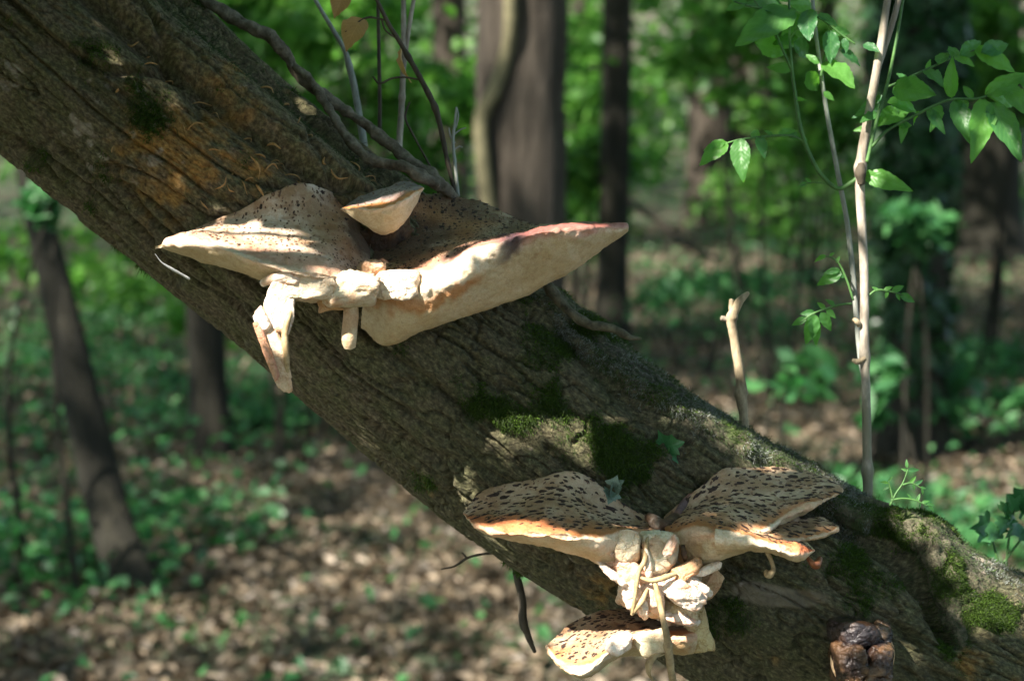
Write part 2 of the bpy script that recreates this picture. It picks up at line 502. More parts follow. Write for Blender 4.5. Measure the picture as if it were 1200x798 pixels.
# ivy on the right trunk
def ivy_coat():
    n = 5200
    z = .1 + 4.6 * RNG.random(n) ** 1.1; a = RNG.random(n) * 6.28
    dens = fbm(np.stack([np.cos(a) * 1.2, np.sin(a) * 1.2, z * 1.3], -1), 31, 3)
    k = dens > -.22 - .12 * z; z, a = z[k], a[k]; n = len(z)
    r = .12 + .075 * RNG.random(n) * (1 + .7 * fbm(np.stack([np.cos(a), np.sin(a), z * 2], -1), 8, 2)) * np.minimum(1, .35 + z * .4)
    c = np.stack([IVY[0] + .01 * z + np.cos(a) * r, IVY[1] + np.sin(a) * r, z], -1)
    nr = np.stack([np.cos(a), np.sin(a), .5 + 0 * a], -1) + .5 * RNG.normal(size=(n, 3)); nr /= np.linalg.norm(nr, axis=1)[:, None]
    v, f = leaf_quads(c, nr, np.array([0, 0, -1.0]) + .6 * RNG.normal(size=(n, 3)), .05 + .05 * RNG.random(n), .05 + .04 * RNG.random(n), .1)
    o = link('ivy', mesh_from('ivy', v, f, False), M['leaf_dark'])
    tag(o, 'dark ivy leaves coating the trunk behind the pale sapling', 'ivy')
ivy_coat()

# ------------------------------------------------------------------ understory shrubs
def shrub(cx, cy, cz, rx, rz, n, ln, label, group=None, mat='leaf_shrub', clumps=14, seed=0):
    gz = float(ground_z(np.array([cx]), np.array([cy]))[0])
    t = thing('shrub', label, 'shrub', (cx, cy, gz), group)
    me = crown_mesh('foliage', n, rx, rz, clumps, ln, seed + 500, .25)
    me.transform(Matrix.Translation((cx, cy, cz)))
    link('foliage', me, M[mat], t)
    r = random.Random(seed); parts = []
    for k in range(4 if n > 400 else 2):
        e = np.array([cx + r.uniform(-.8, .8) * rx, cy + r.uniform(-.8, .8) * rx, cz + r.uniform(-.2, .7) * rz])
        s = np.array([cx + r.uniform(-.1, .1), cy + r.uniform(-.1, .1), gz - .03])
        parts.append(sweep([s, (s + e) / 2 + np.array([r.uniform(-.1, .1), 0, .05]), e], [.012, .008, .003], 14, 6))
    v, f = join(parts)
    link('stems', mesh_from('stems', v, f), M['trunk_dark'], t)
    return t

def shrub_px(px, py, d, rpx_x, rpx_z, n, ln, label, **kw):
    c = P(px, py, d)
    return shrub(c[0], c[1], c[2], rpx_x * d / FPX, rpx_z * d / FPX, n, ln, label, **kw)

shrub_px(345, 60, 8.0, 150, 110, 1500, .10, 'bright green bush above the upper left part of the log', seed=1)
shrub_px(470, 120, 11, 110, 110, 1200, .11, 'green bush behind the bare twigs', seed=2)
shrub_px(700, 70, 16, 130, 110, 1500, .13, 'green bush between the straight trunks at top centre', seed=3)
shrub_px(930, 150, 18, 70, 90, 800, .12, 'mid green bush just right of the wide far trunk', seed=4)
shrub_px(905, 60, 10, 95, 80, 900, .10, 'blurred green bush behind the sapling top', seed=5)
shrub_px(1160, 60, 11, 90, 90, 900, .11, 'green bush at the top right corner', seed=6)
shrub_px(975, 150, 14, 80, 60, 700, .11, 'blurred green bush behind the sapling stems', seed=7)
shrub_px(215, 375, 9.5, 80, 45, 220, .09, 'low green bush below the log on the left', seed=8)
shrub_px(290, 500, 9.2, 90, 24, 160, .07, 'low leafy plant around the short dark trunk', mat='leaf_herb', seed=9)
shrub_px(60, 300, 12, 100, 50, 300, .10, 'dim green bush under the log at the left edge', seed=10)
shrub_px(690, 210, 13, 80, 70, 800, .10, 'sparse low bush beside the slim dark trunk', seed=11)
shrub_px(1085, 260, 7.2, 45, 40, 160, .09, 'blue green leafy sprig in front of the ivy trunk', mat='leaf_herb', seed=12)
shrub_px(940, 445, 5.0, 50, 26, 36, .075, 'few blurred pale green leaves left of the pale sapling foot', mat='leaf_herb', seed=13)
shrub_px(1040, 450, 5.0, 35, 50, 40, .075, 'few blurred green leaves right of the pale sapling foot', mat='leaf_herb', seed=14)
shrub_px(45, 240, 6.0, 28, 28, 60, .09, 'bluish leaf cluster on the leaning thin trunk', mat='leaf_herb', seed=15)
shrub_px(180, 740, 5.9, 170, 14, 420, .045, 'dark green low plants at the foot of the leaning thin trunk', mat='leaf_herb', seed=16)
shrub_px(620, 620, 7.0, 60, 30, 250, .07, 'green low plant under the log behind the thin hanging twigs', mat='leaf_herb', seed=17)
shrub_px(1120, 480, 8.5, 90, 45, 500, .08, 'green low bush right of the ivy trunk foot', mat='leaf_herb', seed=18)

shrub_px(690, 225, 15, 70, 45, 450, .09, 'loose green bush behind the foot of the slim dark trunk', seed=21)
shrub_px(925, 235, 18, 110, 55, 700, .10, 'green bush on the far floor left of the pale sapling', seed=22)
shrub_px(150, 335, 13, 110, 40, 300, .09, 'leafy low bush seen behind the two left trunks', seed=23)
shrub_px(800, 340, 11, 130, 26, 420, .07, 'low green plants on the floor behind the bare tan shoot', mat='leaf_herb', seed=24)
shrub_px(960, 600, 6.0, 120, 30, 500, .05, 'dark low plants behind the log under the pale sapling', mat='leaf_herb', seed=25)

def far_woods():
    n = 42000
    y = 30 + 45 * RNG.random(n); x = (RNG.random(n) * 2 - 1) * (y * .42)
    dens = fbm(np.stack([x * .22, y * .12, 0 * x], -1), 77, 3)
    z = ground_z(x, y) + RNG.random(n) ** 1.1 * 8
    k = fbm(np.stack([x * .35, y * .2, z * .45], -1), 79, 3) > -.02
    x, y, z = x[k], y[k], z[k]; n = len(x)
    v, f = leaf_quads(np.stack([x, y, z], -1), rand_dirs(n, .2), RNG.normal(size=(n, 3)), .22 + .2 * RNG.random(n), .14 + .14 * RNG.random(n), .15)
    o = link('far_woods', mesh_from('far_woods', v, f, False), M['leaf_shrub'])
    tag(o, 'green mass of leaves filling the distance between the trunks', 'woodland', kind='stuff')
far_woods()

# fallen branches on the floor
b = tube('fallen_branch', [(0, 650, 6.5), (40, 668, 6.45), (75, 682, 6.4), (110, 700, 6.35)], [5, 6, 5, 3], M['trunk_pale'], d=6.4, n=30, sides=8, bump=.2, freq=8)
tag(b, 'pale fallen branch lying at the left edge of the forest floor', 'branch')
b = tube('fallen_branch', [(735, 235, 14), (775, 262, 13.8), (812, 292, 13.6), (850, 306, 13.4)], [4, 4, 3, 2], M['trunk_brown'], d=14, n=30, sides=8, bump=.2, freq=4)
tag(b, 'pale slanting dead branch right of the slim dark trunk', 'branch')

# ------------------------------------------------------------------ the leaning trunk
AX = [(-1900, -1600, 1.62), (-900, -790, 1.56), (-420, -365, 1.53), (-150, -139, 1.515), (120, 90, 1.505), (325, 263, 1.50), (530, 437, 1.50), (690, 553, 1.50), (840, 647, 1.50), (1000, 738, 1.50), (1160, 815, 1.51), (1350, 893, 1.53), (1900, 1130, 1.58), (2700, 1500, 1.66), (3900, 2120, 1.8)]
AXW = pxs(AX, 1.5)
RL = .0865
def build_log():
    fine = catmull(AXW, 4000)
    px, py, _ = to_px(fine)
    inside = (px > -120) & (px < 1320)
    idx = np.where(inside)[0]
    pre = np.linspace(0, idx[0], 60).astype(int)[:-1]
    post = np.linspace(idx[-1], 3999, 60).astype(int)[1:]
    s_all = np.concatenate([[0], np.cumsum(np.linalg.norm(np.diff(fine, axis=0), axis=1))])
    ss = np.concatenate([s_all[pre], np.linspace(s_all[idx[0]], s_all[idx[-1]], 1000), s_all[post]])
    c = np.stack([np.interp(ss, s_all, fine[:, k]) for k in range(3)], -1)
    t = np.gradient(c, ss, axis=0); t /= np.linalg.norm(t, axis=1)[:, None]
    n0 = -FWD - t * (t @ -FWD)[:, None]; n0 /= np.linalg.norm(n0, axis=1)[:, None]
    bb = np.cross(t, n0); bb *= np.sign(bb[:, 2])[:, None]
    # more vertices on the side that faces the viewer
    w = np.linspace(0, 1, 2000); ph = -np.pi + 2 * np.pi * w
    den = np.where(np.abs(ph - .15) < 1.9, 3.2, .8); cum = np.cumsum(den); cum /= cum[-1]
    phi = np.interp(np.linspace(0, 1, 360, endpoint=False) + .001, cum, ph)
    S, F = np.meshgrid(ss, phi, indexing='ij')
    ring = np.cos(F)[..., None] * n0[:, None] + np.sin(F)[..., None] * bb[:, None]
    base = c[:, None] + RL * ring
    bx, by, bd_ = to_px(base)
    front = np.cos(F) > -.2
    q = np.stack([np.cos(F) * RL, np.sin(F) * RL, S], -1)
    warp = np.stack([fbm(q * 9, 1, 3), fbm(q * 9, 2, 3), fbm(q * 9, 3, 3)], -1) * .012
    qa = (q + warp)
    left = sstep(620, 330, bx)                       # long straight cracks up the trunk, finer crackle further down
    n1 = vnoise(qa * np.array([42, 42, 6.5]), 11); n2 = vnoise(qa * np.array([80, 80, 13.0]), 12)
    n3 = vnoise(qa * np.array([120, 120, 42.0]), 13); n4 = vnoise(qa * np.array([210, 210, 80.]), 14)
    cr = lambda n, a: sstep(a, 0, np.abs(n))
    d = -.0090 * cr(n1, .11) * (.3 + .7 * left) - .0058 * cr(n2, .10) - .0030 * cr(n3, .13) * (1.3 - .7 * left) - .0010 * cr(n4, .22)
    d += .0045 * fbm(q * np.array([14, 14, 6]), 4, 3) + .0011 * fbm(q * np.array([60, 60, 25.]), 5, 4) + .0006 * fbm(q * 260, 6, 2)
    deg = np.degrees(F)
    wob = 5 * fbm(np.stack([S * 9, 0 * S, 0 * S], -1), 41, 2)
    up = sstep(560, 430, bx)
    G = lambda x, m, s: np.exp(-((x - m) / s) ** 2)
    d += up * (-.014 * G(deg + wob, 29, 5) + .007 * G(deg + wob, 41, 8) - .018 * G(deg - wob, 63, 11) - .004 * G(deg, 88, 14))
    # long hollow under the mossy ridge, lower right
    def seg_dist(pl):
        best = np.full(bx.shape, 1e9)
        for (x0, y0), (x1, y1) in zip(pl[:-1], pl[1:]):
            vx, vy = x1 - x0, y1 - y0
            tt = np.clip(((bx - x0) * vx + (by - y0) * vy) / (vx * vx + vy * vy), 0, 1)
            best = np.minimum(best, np.hypot(bx - x0 - tt * vx, by - y0 - tt * vy))
        return best
    hol = seg_dist([(960, 585), (1010, 612), (1060, 645), (1100, 690), (1120, 740)])
    d -= .026 * np.exp(-(hol / 17) ** 2) * front
    hol2 = seg_dist([(655, 395), (720, 455), (790, 520), (830, 560)])
    d -= .007 * np.exp(-(hol2 / 12) ** 2) * front
    rid = seg_dist([(640, 352), (720, 420), (800, 482), (900, 535), (1000, 585), (1085, 640), (1130, 690)])
    d += .006 * np.exp(-(rid / 20) ** 2) * front * (1 + .8 * fbm(q * 40, 44, 3))
    knob = np.exp(-(((bx - 1085) / 50) ** 2 + ((by - 625) / 30) ** 2))
    d += .008 * knob * front
    d -= .007 * np.exp(-(((bx - 760) / 45) ** 2 + ((by - 570) / 22) ** 2)) * front
    # uneven girth
    d += .005 * fbm(np.stack([S * 4, np.cos(F), np.sin(F)], -1), 55, 2)
    r = RL + d
    v = c[:, None] + r[..., None] * ring
    # masks for the material
    B = lambda x, y, sx, sy: np.exp(-(((bx - x) / sx) ** 2 + ((by - y) / sy) ** 2))
    nn = fbm(q * 45, 61, 4); nb = fbm(q * 20, 62, 3)
    moss = .55 * B(640, 440, 90, 70) + .8 * B(700, 520, 60, 40) + 1.2 * B(745, 545, 40, 28) + .9 * B(985, 650, 40, 25) + 1.1 * B(1075, 625, 70, 26) + 1.1 * B(1165, 715, 35, 22) + .9 * B(860, 720, 80, 28) + .8 * B(1030, 700, 70, 35) + .6 * B(820, 600, 40, 30) + .9 * B(690, 390, 60, 18) + .5 * B(1010, 730, 30, 12) + .5 * B(1120, 750, 40, 30) + .4 * B(480, 440, 60, 50)
    moss = np.clip(sstep(.45, 1.15, moss * .9 + 1.0 * nn + .7 * nb), 0, 1) * front
    ochre = B(200, 225, 50, 45) + .9 * B(250, 170, 45, 45) + .8 * B(270, 85, 60, 22) + .6 * B(300, 130, 70, 18) + .8 * B(330, 200, 40, 25) + .7 * B(700, 690, 60, 25) + .6 * B(1150, 780, 50, 30) + .4 * B(870, 770, 60, 20) + .6 * B(155, 160, 50, 35)
    ochre = np.clip(sstep(.45, 1.15, ochre * .9 + .6 * nb + .5 * nn + .5 * fbm(q * 130, 68, 3)), 0, 1)
    pale = .85 * B(20, 80, 30, 40) + .7 * B(95, 150, 40, 40) + .7 * B(150, 200, 60, 40) + .6 * B(640, 645, 30, 60) + .9 * B(1160, 650, 60, 22) + .8 * B(1140, 690, 22, 26) + .6 * B(900, 690, 60, 20) + .6 * B(140, 110, 60, 40)
    fine_n = fbm(q * 150, 66, 3)
    pale = np.clip(sstep(.75, 1.0, pale * .8 + 1.0 * fine_n + .5 * nn), 0, 1)
    ridge = np.clip(np.exp(-(rid / 17) ** 2) * sstep(640, 700, bx) * (1 - sstep(985, 1040, bx)) + .9 * B(1175, 650, 70, 30), 0, 1)
    bare = sstep(.5, .8, B(925, 702, 58, 15) * 1.2 + .9 * B(880, 690, 30, 12) + .8 * B(770, 555, 22, 22) + .7 * B(975, 745, 30, 25) + .3 * nn)
    green = np.clip(sstep(330, 560, bx) * .55 + .35 * nb + .1, 0, 1)  # greener bark from mid trunk on, with the shade there put into the colour
    m, nt, b = new_mat('old_bark')
    at = lambda k: N(nt, 'ShaderNodeAttribute', attribute_name=k).outputs['Fac']
    cv = coords(nt)
    uvn = nt.nodes.new('ShaderNodeTexCoord'); mpg = nt.nodes.new('ShaderNodeMapping'); mpg.inputs['Scale'].default_value = (1, .55, 1)
    nt.links.new(uvn.outputs['UV'], mpg.inputs[0]); gv = mpg.outputs[0]
    f1 = noise(nt, cv, 55, 8, .65); f2 = noise(nt, gv, 430, 8, .7); f3 = noise(nt, gv, 1500, 4, .65)
    bark = ramp(nt, f2, [(.28, (.020, .015, .009)), (.45, (.095, .072, .043)), (.60, (.21, .165, .10)), (.75, (.38, .32, .21))])
    olive = ramp(nt, f2, [(.3, (.020, .019, .009)), (.49, (.10, .092, .042)), (.73, (.28, .26, .13))])
    c0 = mixc(nt, ramp(nt, f1, [(.38, (0, 0, 0)), (.6, (1, 1, 1))]), bark, olive)
    c0 = mixc(nt, math_(nt, 'MULTIPLY', at('green'), .75), c0, ramp(nt, f2, [(.3, (.012, .013, .006)), (.52, (.052, .054, .023)), (.76, (.18, .18, .085))]))  # green bark tone, darkened to paint in the mid-trunk shade
    c0 = mixc(nt, math_(nt, 'MULTIPLY', at('ochre'), .85), c0, ramp(nt, f2, [(.3, (.10, .05, .012)), (.52, (.36, .19, .045)), (.72, (.54, .33, .10))]))
    c0 = mixc(nt, math_(nt, 'MULTIPLY', at('bare'), .8), c0, ramp(nt, f1, [(.3, (.12, .095, .06)), (.7, (.30, .25, .17))]))
    c0 = mixc(nt, math_(nt, 'MULTIPLY', at('ridge'), .75), c0, ramp(nt, f2, [(.34, (.02, .018, .013)), (.55, (.10, .10, .085)), (.76, (.32, .33, .29))]))
    c0 = mixc(nt, math_(nt, 'MULTIPLY', at('moss'), .9), c0, ramp(nt, f2, [(.3, (.010, .020, .005)), (.7, (.045, .075, .018))]))
    c0 = mixc(nt, math_(nt, 'MULTIPLY', at('pale'), .75), c0, ramp(nt, f2, [(.35, (.2, .15, .11)), (.7, (.48, .42, .34))]))
    nt.links.new(c0, b.inputs['Base Color'])
    b.inputs['Roughness'].default_value = .82; b.inputs['Specular IOR Level'].default_value = .3
    vd = nt.nodes.new('ShaderNodeVectorMath'); vd.operation = 'MULTIPLY_ADD'
    nz_ = N(nt, 'ShaderNodeTexNoise'); nz_.inputs['Scale'].default_value = 160; nz_.inputs['Detail'].default_value = 4
    nt.links.new(gv, nz_.inputs['Vector']); nt.links.new(nz_.outputs['Color'], vd.inputs[0]); vd.inputs[1].default_value = (.006, .006, 0); nt.links.new(gv, vd.inputs[2])
    vo = nt.nodes.new('ShaderNodeTexVoronoi'); vo.feature = 'DISTANCE_TO_EDGE'; vo.inputs['Scale'].default_value = 190
    nt.links.new(vd.outputs[0], vo.inputs['Vector'])
    vh = ramp(nt, vo.outputs['Distance'], [(0, (0, 0, 0)), (.10, (.8, .8, .8)), (.3, (1, 1, 1))])
    h = math_(nt, 'ADD', math_(nt, 'MULTIPLY', math_(nt, 'ADD', f2, math_(nt, 'MULTIPLY', vh, .3)), 1.0), math_(nt, 'MULTIPLY', f3, .4))
    bump(nt, b, h, .003)
    root = thing('leaning_tree', 'thick leaning dead trunk with cracked mossy bark crossing the picture, carrying the fungi', 'tree', AXW[-1])
    verts = v.reshape(-1, 3)
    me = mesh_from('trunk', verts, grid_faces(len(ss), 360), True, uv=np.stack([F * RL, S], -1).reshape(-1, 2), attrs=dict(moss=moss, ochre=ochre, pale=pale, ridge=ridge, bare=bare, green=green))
    link('trunk', me, m, root)
    # normals for the growth on it
    du = np.gradient(v, axis=0); dv = np.gradient(v, axis=1)
    nrm = np.cross(du, dv); nrm /= np.linalg.norm(nrm, axis=2)[..., None] + 1e-12
    nrm *= np.sign((nrm * ring).sum(2))[..., None]
    vis = (bx > -60) & (bx < 1260) & (by > -60) & (by < 860) & (np.cos(F) > -.35)
    def growth(name, mask, n, lo, hi, wd, mat, droop=.2, parent=None, seed=0):
        wgt = (mask * vis).ravel(); wgt = wgt / wgt.sum()
        k = RNG.choice(len(wgt), n, p=wgt)
        p = verts[k] + RNG.normal(size=(n, 3)) * .0006
        nr = nrm.reshape(-1, 3)[k]
        dr = nr + RNG.normal(size=(n, 3)) * .55 + np.array([0, 0, -droop])
        dr /= np.linalg.norm(dr, axis=1)[:, None]
        L = (lo + (hi - lo) * RNG.random(n))[:, None]
        sd_ = np.cross(dr, RNG.normal(size=(n, 3))); sd_ /= np.linalg.norm(sd_, axis=1)[:, None]
        a = p - sd_ * wd; bq = p + sd_ * wd; mm = p + dr * L * .6 + RNG.normal(size=(n, 3)) * .0005; e = p + dr * L + np.array([0, 0, -1.0]) * L * droop
        vv = np.stack([a, bq, mm + sd_ * wd * .7, mm - sd_ * wd * .7, e], 1).reshape(-1, 3)
        i = np.arange(n)[:, None] * 5
        fq = i + np.array([[0, 1, 2, 3]]); ft = i + np.array([[3, 2, 4]])
        o = link(name, mesh_from(name, vv, [fq, ft], False), M[mat], parent or root); o['kind'] = 'stuff'
        return o
    growth('moss', moss ** 1.5 * (.25 + sstep(-.2, .3, fbm(q * 60, 91, 3))), 60000, .0006, .0040, .00028, 'moss')
    growth('dull_moss', np.clip(moss * .6 + .5 * ridge + up * G(deg, 63, 14) * .8 * (.3 + sstep(0, .3, nn)), 0, 1), 26000, .0015, .006, .00022, 'moss_dull', .5)
    growth('lichen', ridge * sstep(.0, .35, nn), 9000, .001, .004, .00022, 'lichen_hair', .1)
    return root, v, nrm, bx, by, F
LOG, LV, LN, LBX, LBY, LF = build_log()
_front = np.cos(LF) > .15
_fx = np.where(_front, LBX, 1e6); _fy = np.where(_front, LBY, 1e6)
def log_at(px, py):
    k = np.argmin((_fx - px) ** 2 + (_fy - py) ** 2)
    return LV.reshape(-1, 3)[k], LN.reshape(-1, 3)[k]

def ridge():
    pl = [(606, 338, 6), (640, 374, 8), (683, 408, 9), (716, 438, 9), (767, 470, 10), (800, 490, 12), (850, 516, 13), (890, 534, 14), (940, 560, 14), (990, 586, 14), (1030, 605, 16), (1068, 624, 20), (1098, 648, 22), (1116, 680, 19), (1126, 715, 14), (1136, 755, 6)]
    pts = []
    for x, y, r in pl:
        p, n = log_at(x, y); pts.append(p + n * (-.001))
    pts = np.array(pts); pts[1:-1] = (pts[:-2] + 2 * pts[1:-1] + pts[2:]) / 4
    v, f = sweep(pts, [r * .0006 for *_, r in pl], 300, 40, bump=.55, freq=75, seed=71)
    nz = fbm(v * 260, 72, 3); cen = catmull(pts, 300)
    k = np.minimum(np.arange(len(v)) // 40, 299); dr = v - cen[k]; v = cen[k] + dr * (1 + .16 * nz - .16 * sstep(.15, 0, np.abs(fbm(v * np.array([70, 70, 70]), 73, 2))))[:, None]
    o = link('root_ridge', mesh_from('root_ridge', v, f), M['root'], LOG)
    nr = dr / (np.linalg.norm(dr, axis=1)[:, None] + 1e-9)
    px, py, _ = to_px(v)
    for nm, mat, n, lo, hi, wd, wgt in (('lichen', 'lichen_hair', 9000, .0008, .0035, .00024, sstep(-.1, .3, fbm(v * 60, 74, 3)) * (px < 1020)), ('moss', 'moss', 12000, .001, .004, .00028, sstep(-.05, .3, fbm(v * 50, 75, 3)) * (sstep(990, 1050, px) + .25)), ('dull_moss', 'moss_dull', 9000, .001, .006, .0002, np.ones(len(v)))):
        w = wgt * (nr @ (-FWD + .6 * UPV) > 0); k = RNG.choice(len(v), n, p=w / w.sum())
        d = nr[k] + .6 * RNG.normal(size=(n, 3)); d /= np.linalg.norm(d, axis=1)[:, None]
        L = (lo + (hi - lo) * RNG.random(n))[:, None]; s_ = np.cross(d, RNG.normal(size=(n, 3))); s_ /= np.linalg.norm(s_, axis=1)[:, None]
        p = v[k] + RNG.normal(size=(n, 3)) * .0006
        vv = np.stack([p - s_ * wd, p + s_ * wd, p + d * L + np.array([0, 0, -.25]) * L], 1).reshape(-1, 3)
        g = link(nm, mesh_from(nm, vv, np.arange(n * 3).reshape(-1, 3), False), M[mat], o); g['kind'] = 'stuff'
ridge()

# peeling fibres of the bark
def shreds():
    spots = [(175, 72), (180, 53), (199, 80), (229, 147), (215, 148), (140, 102), (236, 115), (254, 128), (292, 158), (303, 180), (300, 195), (325, 165), (322, 185), (318, 200), (356, 203), (260, 215), (285, 222), (293, 213), (270, 222), (276, 205), (305, 225), (240, 240), (345, 150), (280, 60), (310, 110), (338, 116), (360, 160), (250, 175), (131, 176), (158, 35), (380, 190), (395, 205), (415, 195), (430, 215), (445, 205), (345, 205), (328, 192)]
    r = random.Random(3)
    for k, (x, y) in enumerate(spots):
        p, n = log_at(x, y)
        a = r.uniform(-1.4, 1.4) + .6; L = r.uniform(3, 14) * .0006
        t = np.array([math.cos(a), 0, -math.sin(a)]); t = t - n * (t @ n); s = np.cross(n, t)
        bend = r.uniform(-.7, .7) * L
        pts = [p - t * L - n * .001, p - t * L * .4 + n * .0025 + s * bend * .5, p + t * L * .3 + n * .004 + s * bend * .6, p + t * L + n * r.uniform(.001, .006) - s * bend * .3]
        w = r.uniform(.6, 2.6) * .0006
        v, f = sweep(pts, [w * .5, w, w * .9, w * .3], 14, 6, flat=.5)
        link('bark_shred', mesh_from('bark_shred', v, f), M['fibre'], LOG)
shreds()

# ------------------------------------------------------------------ bracket fungi
def fungus_material(name, torn):
    m, nt, b = new_mat(name)
    a = N(nt, 'ShaderNodeAttribute', attribute_name='albedo').outputs['Color']
    v = coords(nt); n1 = noise(nt, v, 260, 6, .65); n2 = noise(nt, v, 1100, 4, .6)
    c = mixc(nt, .55, a, ramp(nt, n1, [(.3, (.68, .58, .50)), (.55, (1, 1, 1))]), 'MULTIPLY')
    c = mixc(nt, .5, c, ramp(nt, n2, [(.35, (.7, .62, .54)), (.6, (1, 1, 1))]), 'MULTIPLY')
    n4 = noise(nt, v, 60, 4, .55)
    wr = nt.nodes.new('ShaderNodeMath'); wr.operation = 'ABSOLUTE'; nt.links.new(math_(nt, 'SUBTRACT', n4, .5), wr.inputs[0])
    c = mixc(nt, 1.0, c, ramp(nt, wr.outputs[0], [(0, (.78, .68, .56)), (.006, (.92, .86, .80)), (.015, (1, 1, 1))] if torn else [(0, (.93, .90, .86)), (.03, (1, 1, 1))]), 'MULTIPLY')
    n5 = noise(nt, v, 38, 6, .7)
    c = mixc(nt, 1.0, c, ramp(nt, n5, [(.28, (.66, .50, .36)), (.40, (1, 1, 1))]), 'MULTIPLY')
    nt.links.new(c, b.inputs['Base Color'])
    b.inputs['Roughness'].default_value = .62
    b.inputs['Specular IOR Level'].default_value = .3
    b.inputs['Subsurface Weight'].default_value = .12
    b.inputs['Subsurface Radius'].default_value = (.004, .002, .001)
    b.inputs['Subsurface Scale'].default_value = .6
    bump(nt, b, math_(nt, 'ADD', n1, math_(nt, 'ADD', math_(nt, 'MULTIPLY', n2, .5), math_(nt, 'MULTIPLY', ramp(nt, wr.outputs[0], [(0, (0, 0, 0)), (.03, (1, 1, 1))]), .35 if torn else .1))), .0011)
    return m
M['fungus'] = fungus_material('fungus_flesh', False)
M['fungus_torn'] = fungus_material('torn_fungus_flesh', True)
M['scale'] = wood_mat('fungus_scale', (.025, .015, .012), (.07, .042, .03), 500, .75, bd=.0003)
M['scale_soft'] = wood_mat('fungus_scale_pale', (.10, .055, .035), (.24, .14, .085), 500, .75, bd=.0003)
M['rotten'] = wood_mat('rotten_flesh', (.012, .009, .009), (.075, .045, .03), 130, .35, bd=.002, spots=(.10, .045, .018))

M['rotten_mix'] = M['fungus_torn'].copy(); M['rotten_mix'].name = 'rotten_crust'
_b = M['rotten_mix'].node_tree.nodes['Principled BSDF']; _b.inputs['Roughness'].default_value = .2; _b.inputs['Subsurface Weight'].default_value = 0; _b.inputs['Specular IOR Level'].default_value = .45
C_ = lambda *a: np.array(a)
PAL = dict(
    grey=(C_(.15, .12, .12), C_(.30, .25, .23), C_(.07, .05, .05), C_(.55, .22, .07)),
    tan=(C_(.34, .22, .125), C_(.49, .37, .25), C_(.17, .09, .04), C_(.50, .19, .055)),
    pale=(C_(.50, .37, .26), C_(.70, .58, .46), C_(.34, .20, .10), C_(.62, .30, .20)),
    spent=(C_(.26, .165, .09), C_(.46, .36, .25), C_(.10, .055, .03), C_(.52, .22, .18)))
FLESH = C_(.72, .61, .45); PORE = C_(.52, .40, .235)

def snap(q):
    p, _ = log_at(q[0], q[1]); x, y, d = to_px(p)
    if math.hypot(x - q[0], y - q[1]) > 5: return q
    return (q[0], q[1], min(q[2], d - .004))

def loft_grid(secs, nu=150, nv=110, rough=.0007, seed=0):
    arr = []
    K = 6
    for i, s in enumerate(secs):
        if len(s) == 1: arr.append(None)
        else: arr.append(np.array([P(*(snap(q) if k in (0, ) else q)) for k, q in enumerate(s)]))
    for i in range(len(arr)):
        if arr[i] is None:
            nb = arr[i + 1] if i + 1 < len(arr) and arr[i + 1] is not None else arr[i - 1]
            arr[i] = P(*secs[i][0]) + (nb - nb.mean(0)) * .07
    A = np.array(arr)                         # (sections, K, 3)
    A = catmull(A, nu)
    G = np.swapaxes(catmull(np.swapaxes(A, 0, 1), nv, True), 0, 1)   # nu, nv, 3
    du = np.gradient(G, axis=0); dv = np.roll(G, -1, 1) - np.roll(G, 1, 1)
    n = np.cross(du, dv); n /= np.linalg.norm(n, axis=2)[..., None] + 1e-12
    cen = G.mean(1, keepdims=True)
    if ((G - cen) * n).sum() < 0: n = -n
    vpar = np.linspace(0, 6, nv, endpoint=False)[None, :] + np.zeros((nu, 1))
    upar = np.linspace(0, 1, nu)[:, None] + np.zeros((1, nv))
    edge = np.exp(-((vpar - 2.5) / .9) ** 2)
    disp = rough * (1.6 * fbm(G * 90, seed, 3) + .8 * fbm(G * 320, seed + 3, 3)) * (1 + 1.4 * edge)
    disp = disp + .0035 * fbm(G * 28, seed + 8, 2) + .0016 * np.exp(-((vpar - 2.3) / .7) ** 2) * fbm(G * 75, seed + 12, 2)
    G = G + n * disp[..., None]
    return G, n, upar, vpar

